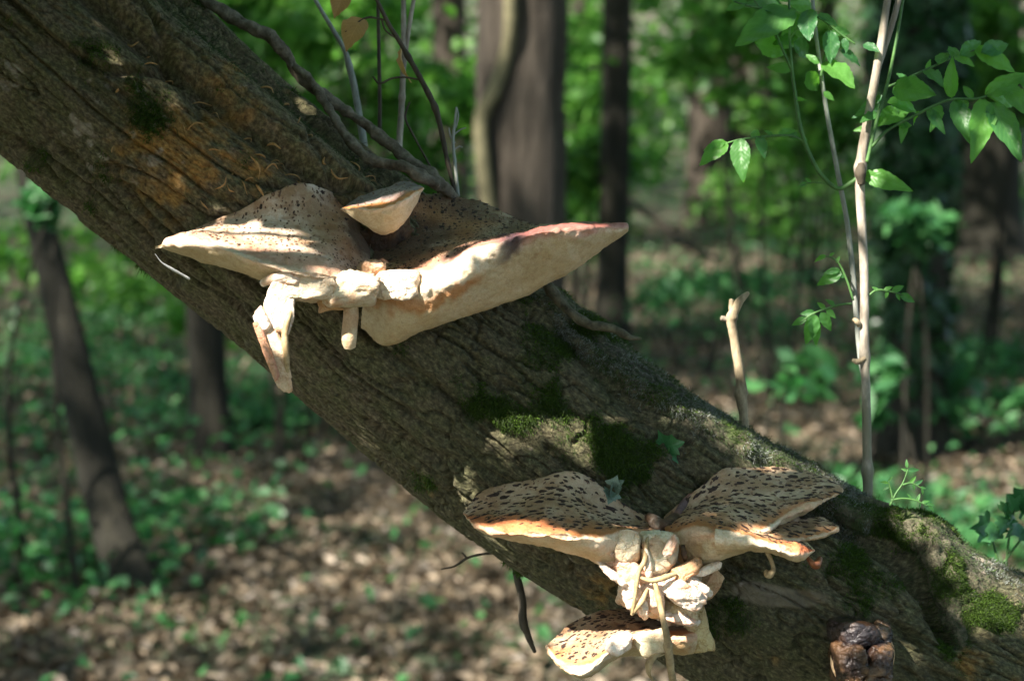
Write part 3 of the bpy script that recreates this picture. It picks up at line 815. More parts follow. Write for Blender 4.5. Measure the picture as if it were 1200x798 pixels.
def colour_cap(G, u, v, pal, seed, torn=None, rim=1.0, top_end=2.0, flesh_end=3.0, dirt=.0, core=None, band=None, blot=None):
    a, bcol, dark, rimc = PAL[pal]
    n1 = fbm(G * 60, seed + 1, 4); n2 = fbm(G * 170, seed + 2, 3); n3 = fbm(G * 30, seed + 5, 3)
    top = lerp(a, bcol, sstep(-.35, .4, n1 + .4 * n2))
    if pal in ('pale', 'spent'):
        fl_ = fbm(G * np.array([150, 210, 210]), seed + 15, 3)
        top = lerp(top, C_(.26, .15, .09), .7 * sstep(.10, .34, fl_))
    top = lerp(top, dark, .75 * sstep(.12, .5, n3 + .35 * n2 + dirt * (1 - v / 2)))
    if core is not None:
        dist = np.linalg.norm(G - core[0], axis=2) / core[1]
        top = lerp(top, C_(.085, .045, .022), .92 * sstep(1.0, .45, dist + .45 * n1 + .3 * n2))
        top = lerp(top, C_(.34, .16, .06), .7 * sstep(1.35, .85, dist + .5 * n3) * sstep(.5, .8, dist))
    top = lerp(top, rimc, rim * .85 * sstep(.62, .05, np.abs(v - top_end) + .3 * n1))
    fl = lerp(FLESH, C_(.70, .42, .24), .7 * sstep(.2, .55, n1 + .3 * n2)) 
    if torn is None: fl = lerp(fl, rimc, rim * .55 * sstep(-.2, .4, n3 + .2))
    else:
        tm = torn(u)
        fl = lerp(lerp(fl, rimc, .7 * sstep(-.3, .2, n1)), fl, tm)
    po = lerp(PORE, C_(.60, .49, .32), sstep(-.3, .4, n1))
    po = lerp(po, C_(.52, .30, .13), .55 * sstep(.35, .6, n3 + .3 * n2))
    w = .22 * n1 + .12 * n2
    out = lerp(top, fl, sstep(top_end - .08, top_end + .12, v + w))
    out = lerp(out, po, sstep(flesh_end - .1, flesh_end + .2, v + w))
    if torn is not None: out = lerp(out, C_(.48, .20, .06), .8 * tm * sstep(.30, .08, np.abs(v - flesh_end - .1 + .3 * n3) + .2 * n2) * sstep(-.25, .1, n3))
    if band is not None: out = lerp(out, np.array(band[0]), .93 * band[1](u) * sstep(.42, .2, (np.abs(v - top_end - .05) + .25 * n1) / (band[2] / .42 if len(band) > 2 else 1)))
    if blot is not None: out = lerp(out, C_(.045, .028, .04), .9 * blot(u) * sstep(.75, .45, np.abs(v - 2.35) + .5 * n1 + .4 * n3))
    back = sstep(5.5, 5.75, v)
    return lerp(out, top, back)

def close_ends(nu, nv, G):
    v = np.concatenate([G.reshape(-1, 3), G[0].mean(0)[None], G[-1].mean(0)[None]])
    k = nu * nv; j = np.arange(nv); j2 = (j + 1) % nv
    t = np.concatenate([np.stack([np.full(nv, k), j2, j], -1), np.stack([np.full(nv, k + 1), (nu - 1) * nv + j, (nu - 1) * nv + j2], -1)])
    return v, [grid_faces(nu, nv), t]

def scales_on(G, n, count, lo, hi, seed, vmax=1.9, vmin=.05, aspect=1.9, umin=.04, umax=.97, hub=None):
    r = np.random.default_rng(seed)
    nu, nv = G.shape[:2]; out = []
    tri = []; off = 0; placed = []
    tries = 0
    # even spread by surface area
    nj = int(nv * vmax / 6)
    j0 = int(nv * vmin / 6)
    du = np.gradient(G, axis=0); dv = np.gradient(G, axis=1)
    area = np.linalg.norm(np.cross(du, dv), axis=2)
    area[:, nj:] = 0; area[:, :j0] = 0; area[:int(umin * nu)] = 0; area[int(umax * nu):] = 0
    pr = (area / area.sum()).ravel()
    cand = r.choice(len(pr), count * 5, p=pr)
    for k in cand:
        i, j = divmod(int(k), nv)
        p = G[i, j]
        L = lo + (hi - lo) * r.random() ** 1.6
        if placed:
            q = np.array(placed)
            if (np.linalg.norm(q[:, :3] - p, axis=1) < (q[:, 3] + L) * 1.05).any(): continue
        placed.append([*p, L])
        nn = n[i, j]; rd = dv[i, min(j + 1, nv - 1)]; rd = rd / (np.linalg.norm(rd) + 1e-9)
        if hub is not None:
            rd = p - hub; rd = rd - nn * (rd @ nn); rd = rd / (np.linalg.norm(rd) + 1e-9)
        rd = rd + .3 * r.normal() * du[i, j] / (np.linalg.norm(du[i, j]) + 1e-9)
        rd = rd - nn * (rd @ nn); rd /= np.linalg.norm(rd); sd_ = np.cross(nn, rd)
        m = 13; a = np.linspace(0, 2 * np.pi, m, endpoint=False)
        ra = 1 + .28 * r.normal(size=m)
        ra = np.clip(ra, .5, 1.5) * (1 + .25 * np.abs(np.cos(a)) ** 3)
        ringp = p + nn * .00012 + rd * (np.cos(a) * ra * L)[:, None] + sd_ * (np.sin(a) * ra * L / (aspect * (.8 + .5 * r.random())))[:, None]
        c = p + nn * .00055 + rd * L * .25
        out.append(np.concatenate([ringp, c[None]]))
        jj = np.arange(m)
        tri.append(np.stack([jj, (jj + 1) % m, np.full(m, m)], -1) + off); off += m + 1
        if len(placed) >= count: break
    return np.concatenate(out), np.concatenate(tri)

def cap(parent, lofts, pal, seed, scales=(120, .001, .0024), torn=None, rim=1.0, dirt=0.0, soft=(0, .0005, .001), name='cap', smat='scale', umax=.97, res=(150, 110), hub=None, core=None, band=None, blot=None):
    parts, cols, sc, so_ = [], [], [], []
    tot = None
    for k, secs in enumerate(lofts):
        G, n, u, v = loft_grid(secs, res[0], res[1], seed=seed + 10 * k)
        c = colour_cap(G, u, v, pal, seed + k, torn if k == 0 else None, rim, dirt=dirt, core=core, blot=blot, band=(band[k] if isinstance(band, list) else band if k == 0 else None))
        V, Fc = close_ends(*G.shape[:2], G)
        parts.append((V, Fc)); cols.append(np.concatenate([c.reshape(-1, 3), c[0].mean(0)[None], c[-1].mean(0)[None]]))
        w = 1.0 if k == 0 else .35
        if scales[0]: sc.append(scales_on(G, n, int(scales[0] * w), scales[1], scales[2], seed + 40 + k, umax=umax, hub=hub, aspect=1.45))
        if soft[0]: so_.append(scales_on(G, n, int(soft[0] * w), soft[1], soft[2], seed + 60 + k, aspect=1.5, umax=umax))
    V, Fc = join(parts)
    o = link(name, mesh_from(name, V, Fc, colors=dict(albedo=np.clip(np.concatenate(cols), 0, 1))), M['fungus'], parent)
    for lst, mm, nm in ((sc, smat, 'scales'), (so_, 'scale_soft', 'pale_scales')):
        if lst:
            V, Fc = join([(a, [b_]) for a, b_ in lst])
            s = link(nm, mesh_from(nm, V, Fc, False), M[mm], o); s['kind'] = 'stuff'
    return o

def lump(name, parent, pts, rad, colour, seed, flat=1.0, d=1.36, n=70, sides=48, amp=.22, freq=70, stain=.6, colour2=(.52, .28, .13), mat='fungus'):
    """irregular broken piece of flesh along a path (photo pixels + depth)"""
    V, Fc = sweep(np.array([P(*q) for q in pts]), [x * d / FPX for x in rad], n, sides, flat=flat, bump=amp, freq=freq, seed=seed)
    nz = fbm(V * 75, seed + 3, 4)
    c = lerp(np.array(colour) * np.ones((len(V), 1)), np.array(colour2), stain * sstep(.0, .5, nz))
    c = lerp(c, C_(.9, .84, .74), .5 * sstep(.1, .5, -nz))
    return link(name, mesh_from(name, V, Fc, colors=dict(albedo=c)), M[mat], parent)

def chunk(name, parent, c, size, colour, seed, rot=0.0, planes=11, amp=.10, colour2=(.56, .33, .19), stain=.5, mat='fungus_torn', n=(110, 84), soft=14, nfreq=60, deep=None):
    """angular broken block: intersection of random half-spaces, softened and roughened. c=(px,py,depth), size in photo pixels (w,h,deep)"""
    r = np.random.default_rng(seed)
    nu, nv = n
    th = np.linspace(.02, np.pi - .02, nu); ph = np.linspace(0, 2 * np.pi, nv, endpoint=False)
    Tm, Pm = np.meshgrid(th, ph, indexing='ij')
    dirs = np.stack([np.sin(Tm) * np.cos(Pm), np.cos(Tm), np.sin(Tm) * np.sin(Pm)], -1)
    pl = r.normal(size=(planes, 3)); pl /= np.linalg.norm(pl, axis=1)[:, None]
    ax = np.concatenate([np.eye(3), -np.eye(3)]) + .16 * r.normal(size=(6, 3)); ax /= np.linalg.norm(ax, axis=1)[:, None]
    pl = np.concatenate([ax, pl]); h = np.concatenate([np.full(6, 1.0), 1.05 + .3 * r.random(planes)])
    q = np.maximum((dirs @ pl.T) / h, 0)
    rad = 1 / (q ** soft).sum(-1) ** (1 / soft)
    sc = np.array(size) * .5 * c[2] / FPX
    loc = dirs * rad[..., None] * sc
    ca, sa = math.cos(math.radians(rot)), math.sin(math.radians(rot))
    lx, ly = loc[..., 0] * ca - loc[..., 1] * sa, loc[..., 0] * sa + loc[..., 1] * ca
    G = P(*c) + lx[..., None] * RGT + ly[..., None] * UPV - loc[..., 2][..., None] * FWD
    nn = fbm(G * nfreq * 2.2, seed, 4)
    cen = P(*c)
    G = cen + (G - cen) * (1 + .05 * fbm(G * 420, seed + 2, 3) - .05 * sstep(.10, 0, np.abs(fbm(G * 110, seed + 6, 2))))[..., None]
    G = cen + (G - cen) * (1 + amp * (1.3 * nn + .9 * fbm(G * nfreq * .8, seed + 9, 2)))[..., None]
    V, Fc = close_ends(nu, nv, G)
    nz = fbm(V * 110, seed + 3, 4); n2 = fbm(V * 45, seed + 4, 3)
    edge = np.concatenate([rad.ravel(), rad[0].mean()[None], rad[-1].mean()[None]])
    edge = sstep(1.08, 1.35, edge + .25 * nz)
    col_ = lerp(np.array(colour) * .95 * np.ones((len(V), 1)), np.array(colour2), np.clip(stain * (sstep(.1, .5, nz + n2) + .7 * edge), 0, 1))
    if deep is not None: col_ = lerp(col_, np.array(deep), sstep(.1, .35, n2 - .3 * nz))
    return link(name, mesh_from(name, V, Fc, colors=dict(albedo=np.clip(col_, 0, 1))), M[mat], parent)

# ---- upper fungus
p0, _ = log_at(440, 300)
UP = thing('bracket_fungus', 'large pale cream bracket fungus with two wide caps on the upper trunk', 'fungus', p0)
right = [
    [(440, 285, 1.43), (438, 300, 1.415), (436, 316, 1.385), (431, 340, 1.375), (422, 385, 1.40), (430, 360, 1.43)],
    [(462, 250, 1.455), (458, 285, 1.43), (472, 324, 1.362), (468, 352, 1.355), (452, 404, 1.385), (462, 370, 1.44)],
    [(505, 228, 1.475), (508, 272, 1.43), (515, 312, 1.352), (510, 350, 1.347), (500, 386, 1.378), (512, 340, 1.45)],
    [(555, 236, 1.475), (556, 266, 1.43), (560, 290, 1.345), (562, 322, 1.34), (556, 366, 1.375), (560, 330, 1.44)],
    [(612, 262, 1.45), (613, 268, 1.415), (618, 275, 1.345), (620, 284, 1.34), (617, 346, 1.378), (617, 310, 1.43)],
    [(672, 264, 1.42), (675, 265, 1.395), (680, 267, 1.35), (681, 274, 1.347), (678, 312, 1.38), (678, 290, 1.41)],
    [(734, 266, 1.375)]]
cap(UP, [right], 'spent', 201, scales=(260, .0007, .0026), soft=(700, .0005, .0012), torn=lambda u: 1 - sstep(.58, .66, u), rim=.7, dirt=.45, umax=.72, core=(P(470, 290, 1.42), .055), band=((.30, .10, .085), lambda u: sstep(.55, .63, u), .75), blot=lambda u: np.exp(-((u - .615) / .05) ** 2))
leftc = [
    [(181, 290, 1.395)],
    [(225, 268, 1.425), (216, 274, 1.40), (205, 280, 1.37), (203, 288, 1.365), (210, 297, 1.385), (225, 285, 1.42)],
    [(272, 250, 1.435), (262, 267, 1.40), (250, 284, 1.35), (250, 293, 1.345), (252, 311, 1.37), (270, 292, 1.42)],
    [(322, 225, 1.44), (313, 262, 1.395), (300, 300, 1.338), (300, 310, 1.333), (302, 327, 1.36), (315, 300, 1.42)],
    [(358, 217, 1.445), (355, 262, 1.395), (345, 312, 1.332), (345, 324, 1.33), (347, 342, 1.35), (352, 310, 1.42)],
    [(402, 233, 1.445), (397, 270, 1.405), (390, 318, 1.337), (390, 330, 1.337), (392, 350, 1.355), (396, 315, 1.42)],
    [(436, 262, 1.445), (434, 292, 1.42), (432, 322, 1.365), (432, 335, 1.362), (430, 350, 1.375), (432, 320, 1.42)]]
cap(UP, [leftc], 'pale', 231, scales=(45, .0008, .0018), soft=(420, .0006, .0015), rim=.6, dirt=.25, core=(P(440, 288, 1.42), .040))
small = [
    [(398, 246, 1.385)],
    [(418, 232, 1.40), (414, 236, 1.385), (410, 241, 1.368), (410, 246, 1.365), (418, 262, 1.37), (420, 245, 1.395)],
    [(452, 219, 1.41), (446, 229, 1.39), (440, 243, 1.36), (440, 249, 1.356), (446, 276, 1.372), (450, 250, 1.40)],
    [(472, 211, 1.41), (472, 220, 1.39), (472, 232, 1.36), (472, 240, 1.357), (472, 262, 1.37), (474, 235, 1.40)],
    [(496, 221, 1.385)]]
cap(UP, [small], 'grey', 251, scales=(0, 0, 0), soft=(60, .0006, .001), rim=.8, band=((.62, .26, .08), lambda u: 1 + 0 * u), name='torn_cap_piece', res=(90, 80))
lump('broken_stub', UP, [(410, 345, 1.36), (411, 370, 1.357), (409, 395, 1.356), (410, 407, 1.358)], [9, 9, 9, 7], (.66, .54, .36), 304, amp=.12)
lump('broken_stub', UP, [(308, 332, 1.345), (322, 326, 1.335), (342, 322, 1.332)], [4, 6, 5], (.84, .76, .66), 305)
chunk('broken_stub', UP, (362, 338, 1.348), (72, 30, 60), (.72, .62, .46), 311, rot=-3)
chunk('broken_stub', UP, (411, 340, 1.350), (62, 40, 60), (.70, .62, .46), 312, rot=-4)
chunk('broken_stub', UP, (338, 327, 1.338), (34, 17, 30), (.85, .76, .66), 313, rot=6, amp=.2)
chunk('broken_stub', UP, (466, 333, 1.352), (52, 34, 40), (.82, .74, .60), 314, rot=4)
chunk('broken_stub', UP, (436, 322, 1.362), (30, 34, 36), (.60, .40, .26), 315, rot=20, amp=.3)
chunk('broken_stub', UP, (386, 356, 1.352), (26, 16, 24), (.60, .36, .16), 316, amp=.3)
chunk('hanging_strip', UP, (327, 362, 1.336), (33, 62, 16), (.88, .80, .70), 317, rot=-10, amp=.08)
chunk('hanging_strip', UP, (306, 376, 1.332), (17, 26, 12), (.86, .76, .66), 318, rot=25, amp=.2)
chunk('hanging_strip', UP, (322, 412, 1.334), (21, 92, 12), (.70, .56, .40), 319, rot=17, amp=.14)
chunk('hanging_strip', UP, (313, 412, 1.330), (9, 74, 10), (.60, .30, .20), 320, rot=21, amp=.2)
V = tube('hanging_strip', [(345, 338, 1.345), (341, 362, 1.335), (334, 390, 1.33), (336, 420, 1.33), (338, 455, 1.336)], [3, 4, 4, 3.5, 2], M['straw'], UP, d=1.335, n=40, sides=8, bump=.25, freq=200)
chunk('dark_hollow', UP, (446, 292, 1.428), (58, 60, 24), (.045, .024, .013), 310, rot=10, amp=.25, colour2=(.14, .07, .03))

# ---- lower fungus with two caps
p0, _ = log_at(760, 640)
LO = thing('bracket_fungus', 'tan bracket fungus with two spotted wings like a butterfly on the lower trunk', 'fungus', p0)
lleft = [
    [(543, 601, 1.385)],
    [(572, 576, 1.40), (566, 592, 1.385), (560, 612, 1.352), (560, 617, 1.348), (565, 621, 1.37), (574, 600, 1.405)],
    [(624, 562, 1.405), (610, 588, 1.38), (592, 618, 1.332), (591, 627, 1.328), (602, 631, 1.36), (618, 600, 1.41)],
    [(672, 553, 1.405), (656, 585, 1.38), (640, 620, 1.322), (640, 630, 1.318), (643, 642, 1.35), (662, 610, 1.42)],
    [(714, 575, 1.41), (702, 597, 1.39), (692, 623, 1.328), (690, 640, 1.325), (697, 659, 1.36), (708, 622, 1.42)],
    [(752, 603, 1.42), (746, 612, 1.395), (742, 622, 1.348), (738, 655, 1.347), (733, 683, 1.37), (742, 640, 1.42)],
    [(772, 612, 1.42), (772, 618, 1.40), (772, 626, 1.365), (770, 655, 1.36), (766, 690, 1.378), (772, 650, 1.42)]]
cap(LO, [lleft], 'tan', 401, hub=P(775, 618, 1.41), scales=(205, .0011, .0036), soft=(150, .0006, .0014), rim=1.0, dirt=.1, umax=.95, band=((.62, .22, .09), lambda u: .95 * sstep(.66, .5, u), .6))
lr1 = [
    [(780, 608, 1.42), (780, 614, 1.405), (780, 624, 1.37), (780, 642, 1.365), (784, 668, 1.38), (788, 630, 1.42)],
    [(812, 580, 1.43), (808, 598, 1.405), (812, 615, 1.352), (812, 635, 1.347), (818, 664, 1.365), (815, 610, 1.42)],
    [(845, 552, 1.435), (840, 585, 1.405), (845, 619, 1.342), (846, 633, 1.337), (852, 652, 1.355), (845, 600, 1.43)],
    [(885, 547, 1.445), (882, 582, 1.405), (886, 622, 1.355), (888, 628, 1.352), (888, 634, 1.37), (888, 595, 1.43)],
    [(928, 551, 1.45), (926, 574, 1.42), (922, 602, 1.385), (922, 606, 1.383), (924, 606, 1.40), (928, 580, 1.44)],
    [(962, 558, 1.45), (962, 570, 1.425), (960, 587, 1.40), (960, 590, 1.398), (962, 591, 1.41), (964, 575, 1.44)],
    [(987, 576, 1.425)]]
lr2 = [
    [(862, 585, 1.41), (862, 600, 1.39), (862, 618, 1.355), (862, 622, 1.353), (864, 622, 1.37), (864, 600, 1.40)],
    [(905, 596, 1.41), (903, 612, 1.385), (902, 632, 1.352), (902, 636, 1.35), (905, 636, 1.37), (906, 615, 1.40)],
    [(940, 606, 1.405), (940, 616, 1.385), (939, 630, 1.365), (939, 633, 1.363), (941, 633, 1.38), (942, 618, 1.40)],
    [(962, 607, 1.405), (963, 615, 1.388), (962, 626, 1.372), (962, 629, 1.37), (963, 629, 1.385), (964, 618, 1.40)],
    [(982, 619, 1.39)]]
lr3 = [
    [(838, 605, 1.385), (838, 612, 1.36), (838, 620, 1.338), (838, 634, 1.332), (842, 655, 1.35), (842, 630, 1.38)],
    [(876, 616, 1.385), (876, 621, 1.358), (874, 627, 1.332), (874, 637, 1.327), (878, 646, 1.345), (878, 632, 1.37)],
    [(912, 625, 1.38), (912, 629, 1.353), (910, 634, 1.33), (910, 646, 1.325), (914, 652, 1.343), (914, 638, 1.365)],
    [(938, 630, 1.375), (938, 634, 1.352), (937, 639, 1.335), (937, 652, 1.33), (938, 656, 1.345), (940, 642, 1.36)],
    [(955, 645, 1.352)]]
cap(LO, [lr1, lr2, lr3], 'tan', 421, hub=P(778, 625, 1.41), scales=(200, .0011, .0038), soft=(150, .0006, .0014), rim=.75, dirt=.1, band=[None, None, ((.62, .18, .07), lambda u: sstep(.35, .75, u), .8)])
chunk('stem', LO, (775, 676, 1.385), (84, 92, 70), (.66, .54, .38), 441, rot=-12, amp=.14, colour2=(.42, .24, .12))
chunk('broken_stub', LO, (773, 647, 1.350), (44, 48, 40), (.76, .70, .52), 442, rot=-3, amp=.09)
chunk('broken_stub', LO, (733, 640, 1.345), (34, 36, 30), (.74, .64, .46), 443, rot=-8, amp=.12)
chunk('broken_stub', LO, (712, 650, 1.350), (44, 22, 30), (.78, .52, .38), 444, rot=-24, amp=.2)
chunk('broken_stub', LO, (738, 668, 1.346), (46, 22, 30), (.80, .50, .36), 445, rot=-36, amp=.2)
chunk('broken_stub', LO, (742, 690, 1.345), (26, 44, 24), (.80, .66, .54), 446, rot=8, amp=.2)
chunk('broken_stub', LO, (766, 694, 1.346), (26, 40, 26), (.82, .66, .56), 447, rot=-14, amp=.2)
chunk('broken_stub', LO, (800, 694, 1.342), (48, 28, 34), (.86, .78, .68), 448, rot=-30, amp=.18)
chunk('broken_stub', LO, (806, 668, 1.345), (40, 18, 26), (.62, .36, .19), 449, rot=32, amp=.25)
chunk('broken_stub', LO, (790, 714, 1.36), (56, 30, 40), (.62, .50, .30), 450, rot=-6, amp=.16)
chunk('broken_stub', LO, (834, 686, 1.372), (18, 32, 8), (.60, .46, .27), 451, rot=-28, amp=.15)
for k, (x, y, d, w, h, dp, rot) in enumerate([(704, 644, 1.344, 40, 9, 26, -14), (722, 676, 1.342, 52, 9, 22, -40), (752, 704, 1.342, 12, 36, 18, 14), (816, 684, 1.346, 44, 10, 24, -34), (826, 668, 1.35, 40, 10, 24, 22), (796, 724, 1.352, 46, 12, 26, -16), (760, 660, 1.338, 8, 34, 12, 6), (786, 640, 1.334, 30, 10, 14, 70)]):
    chunk('torn_fold', LO, (x, y, d), (w, h, dp), (.82, .72, .60), 470 + k, rot=rot, amp=.28, nfreq=90, soft=6, colour2=(.60, .32, .2))
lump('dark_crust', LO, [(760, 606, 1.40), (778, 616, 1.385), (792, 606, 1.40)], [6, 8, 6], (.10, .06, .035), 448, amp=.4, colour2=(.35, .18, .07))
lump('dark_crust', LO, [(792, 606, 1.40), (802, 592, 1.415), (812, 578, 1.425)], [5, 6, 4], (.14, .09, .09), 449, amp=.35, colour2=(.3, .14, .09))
for k, (a, b_) in enumerate([((745, 628), (746, 646)), ((752, 626), (757, 655)), ((712, 624), (714, 636)), ((732, 622), (734, 640)), ((800, 640), (803, 658))]):
    lump('dark_crust', LO, [(a[0], a[1], 1.352), ((a[0] + b_[0]) / 2, (a[1] + b_[1]) / 2, 1.346), (b_[0], b_[1], 1.352)], [2.5, 3.5, 2], (.06, .035, .025), 460 + k, amp=.4, n=24, sides=14)
for k, l in enumerate([[(759, 628, 1.345), (756, 655, 1.335), (748, 672, 1.335), (744, 700, 1.335), (741, 718, 1.337)], [(792, 672, 1.335), (780, 676, 1.332), (764, 680, 1.335), (748, 676, 1.335)], [(758, 690, 1.34), (752, 705, 1.335), (740, 720, 1.338)]]):
    tube('flesh_fibre', l, [2.5, 3.5, 3, 2], M['straw'], LO, d=1.335, n=40, sides=8, bump=.3, freq=220, seed=k)
tube('curled_stalk', [(899, 646, 1.35), (905, 660, 1.345), (906, 668, 1.343), (901, 673, 1.343), (897, 669, 1.345)], [3, 2.6, 3, 5, 3], M['straw'], LO, d=1.345, n=36, sides=8)
tube('curled_stalk', [(944, 650, 1.35), (952, 660, 1.348), (957, 662, 1.352), (961, 654, 1.36)], [2, 4, 5, 3], wood_mat('brown_scrap', (.10, .03, .015), (.3, .1, .03), 200, .4, bd=.0004), LO, d=1.35, n=30, sides=8)

# ---- bottom fungus
p0, _ = log_at(790, 730)
BO = thing('bracket_fungus', 'small pinkish spotted bracket fungus hanging lowest, under the winged fungus', 'fungus', p0)
bcap = [
    [(643, 757, 1.375)],
    [(668, 730, 1.40), (663, 748, 1.38), (654, 772, 1.35), (655, 779, 1.345), (661, 781, 1.36), (669, 755, 1.39)],
    [(700, 713, 1.41), (695, 738, 1.38), (684, 783, 1.332), (684, 790, 1.33), (692, 789, 1.35), (702, 750, 1.40)],
    [(738, 711, 1.42), (732, 730, 1.385), (726, 752, 1.342), (726, 764, 1.342), (731, 771, 1.36), (738, 745, 1.41)],
    [(775, 720, 1.42), (773, 728, 1.395), (770, 740, 1.358), (770, 756, 1.353), (774, 768, 1.37), (777, 745, 1.41)],
    [(812, 721, 1.41), (811, 729, 1.385), (808, 740, 1.358), (808, 753, 1.353), (813, 767, 1.37), (815, 745, 1.40)],
    [(833, 744, 1.385)]]
cap(BO, [bcap], 'tan', 501, hub=P(800, 735, 1.42), scales=(120, .0011, .0034), soft=(90, .0006, .0014), rim=1.0, dirt=.2, umax=.68)

chunk('broken_stub', BO, (762, 752, 1.346), (34, 26, 30), (.74, .66, .44), 512, rot=3, amp=.12)
chunk('broken_stub', BO, (818, 738, 1.372), (26, 50, 30), (.60, .48, .24), 513, rot=14, amp=.15, colour2=(.3, .16, .06))
chunk('broken_stub', BO, (726, 756, 1.338), (30, 20, 20), (.84, .74, .64), 514, rot=28, amp=.15)

# ---- dead stalk caught on the fungus
st = tube('dead_stalk', [(768, 684, 1.335), (773, 705, 1.328), (777, 725, 1.325), (782, 748, 1.325), (785, 775, 1.327), (789, 800, 1.33), (794, 830, 1.335)], [3.2, 3.8, 3.6, 4, 4.5, 4, 3], M['straw'], d=1.33, n=90, sides=10, bump=.22, freq=150, knots=[(.55, .35, .03)])
tag(st, 'long straw coloured dead stalk hanging down in front of the lowest fungus', 'stalk')
st = tube('curled_leaf', [(778, 765, 1.33), (768, 768, 1.325), (761, 776, 1.322), (760, 788, 1.325), (766, 797, 1.33)], [3, 7, 8, 7, 3], M['straw'], d=1.33, n=40, sides=10, flat=.35, bump=.2, freq=120)
tag(st, 'dry curled straw leaf hanging under the lowest fungus', 'dry leaf')

# ---- rotten fungus lower right
p0, _ = log_at(1010, 765)
RO = thing('rotten_fungus', 'round black brown rotten fungus low on the right of the trunk', 'fungus', p0)
chunk('dark_lobe', RO, (1003, 742, 1.385), (54, 34, 60), (.022, .018, .02), 611, rot=-4, amp=.10, planes=6, soft=5, nfreq=45, mat='rotten_mix', colour2=(.09, .06, .045), deep=(.03, .016, .01), stain=.55)
chunk('dark_lobe', RO, (996, 777, 1.380), (38, 54, 80), (.022, .013, .010), 612, rot=8, amp=.16, planes=6, soft=6, nfreq=60, mat='rotten_mix', colour2=(.20, .11, .05), deep=(.010, .008, .010), stain=.45)
chunk('dark_lobe', RO, (1027, 779, 1.382), (34, 56, 80), (.03, .016, .010), 615, rot=-6, amp=.16, planes=6, soft=6, nfreq=60, mat='rotten_mix', colour2=(.24, .14, .07), deep=(.010, .008, .010), stain=.5)
chunk('dark_lobe', RO, (1030, 752, 1.395), (28, 44, 50), (.12, .08, .05), 613, rot=-18, amp=.12, planes=6, soft=5, nfreq=45, mat='rotten_mix', colour2=(.03, .02, .015), deep=(.02, .014, .012), stain=.6)
lump('pale_rim', RO, [(1030, 735, 1.395), (1040, 752, 1.388), (1043, 772, 1.388), (1036, 796, 1.395)], [3, 5, 5, 3], (.52, .36, .2), 604, amp=.25, d=1.39)
lump('pale_rim', RO, [(978, 762, 1.395), (977, 776, 1.39), (984, 792, 1.386), (998, 806, 1.385)], [3, 4.5, 4.5, 4], (.56, .40, .24), 605, amp=.25, d=1.39)

# silk tuft under the left cap
sk = tube('seed_fluff', [(182, 298, 1.385), (190, 308, 1.38), (203, 316, 1.378), (222, 327, 1.38)], [.6, 1.2, 2.6, 2.2], wood_mat('white_fluff', (.5, .5, .5), (.8, .8, .8), 300, .7, bd=.0002), d=1.38, n=30, sides=8, flat=.4, bump=.4, freq=300)
tag(sk, 'tiny white fluffy strand hanging under the left cap of the upper fungus', 'strand')

# ------------------------------------------------------------------ vines, roots and twigs on the trunk
v = tube('woody_vine', [(160, -70, 1.51), (205, -28, 1.50), (240, 0, 1.495), (277, 23, 1.49), (320, 47, 1.485), (338, 68, 1.485), (352, 90, 1.485), (400, 127, 1.48), (433, 150, 1.475), (473, 183, 1.465), (513, 213, 1.46), (535, 234, 1.48)], [6, 6, 6, 7, 7.5, 6.5, 6.5, 6, 6, 7, 8.5, 5], M['vine'], n=300, sides=26, bump=.6, freq=150)
tag(v, 'thick grey woody vine running along the upper edge of the trunk', 'vine')
v = tube('woody_vine', [(345, 78, 1.48), (362, 92, 1.475), (380, 118, 1.47), (402, 154, 1.46), (433, 186, 1.45), (467, 194, 1.445), (490, 204, 1.445), (513, 217, 1.45)], [4, 4.5, 5, 5.5, 5.5, 6.5, 7, 6], M['vine'], n=220, sides=24, bump=.6, freq=150, seed=4)
tag(v, 'thinner grey vine joining the thick vine just above the upper fungus', 'vine')
v = tube('dead_root', [(632, 320, 1.455), (648, 343, 1.445), (663, 361, 1.44), (676, 372, 1.438), (692, 380, 1.436), (708, 383, 1.435), (722, 387, 1.433), (736, 395, 1.433), (751, 397, 1.433)], [7, 6.5, 6, 6, 5.5, 6, 5, 4, 2.2], M['root'], n=110, sides=14, bump=.45, freq=130, seed=6)
tag(v, 'short crooked mossy root sticking out beneath the right cap of the upper fungus', 'root')
sg = thing('dead_shoot', 'bare tan upright shoot with forked tip standing on the trunk', 'shoot', P(873, 520, 1.5))
tube('stem', [(874, 522), (873, 505), (871, 485), (869, 466), (868, 445), (864, 420), (860, 395), (857, 375), (862, 362), (868, 352), (877, 343)], [6, 5.5, 5.5, 6.5, 6, 5.5, 5.2, 5.8, 5.5, 4.5, 2.2], M['twig_tan'], sg, n=110, sides=14, bump=.18, freq=160, knots=[(.32, .3, .03), (.72, .3, .03)])
tube('bud', [(858, 376), (851, 374), (845, 373)], [3.5, 3.5, 3.2], M['twig_pale'], sg, n=14, sides=10, bump=.2, freq=200)
tube('bud', [(859, 372), (857, 360), (857, 351)], [3.5, 3.2, 2.6], M['twig_tan'], sg, n=14, sides=10, bump=.2, freq=200)
v = tube('bare_twig', [(365, -8), (378, 15), (392, 38), (404, 60), (411, 84), (417, 112), (422, 142), (427, 172)], [2.5, 2.5, 2.5, 3, 4, 4, 4.2, 4.5], M['twig_grey'], d=1.56, n=70, sides=10, bump=.15, freq=150)
tag(v, 'grey bare twig under the brown leaf, leftmost of the twigs above the log', 'twig')
tw = thing('bare_twig', 'pale straight forked twig rising behind the woody vines', 'twig', P(468, 185, 1.55))
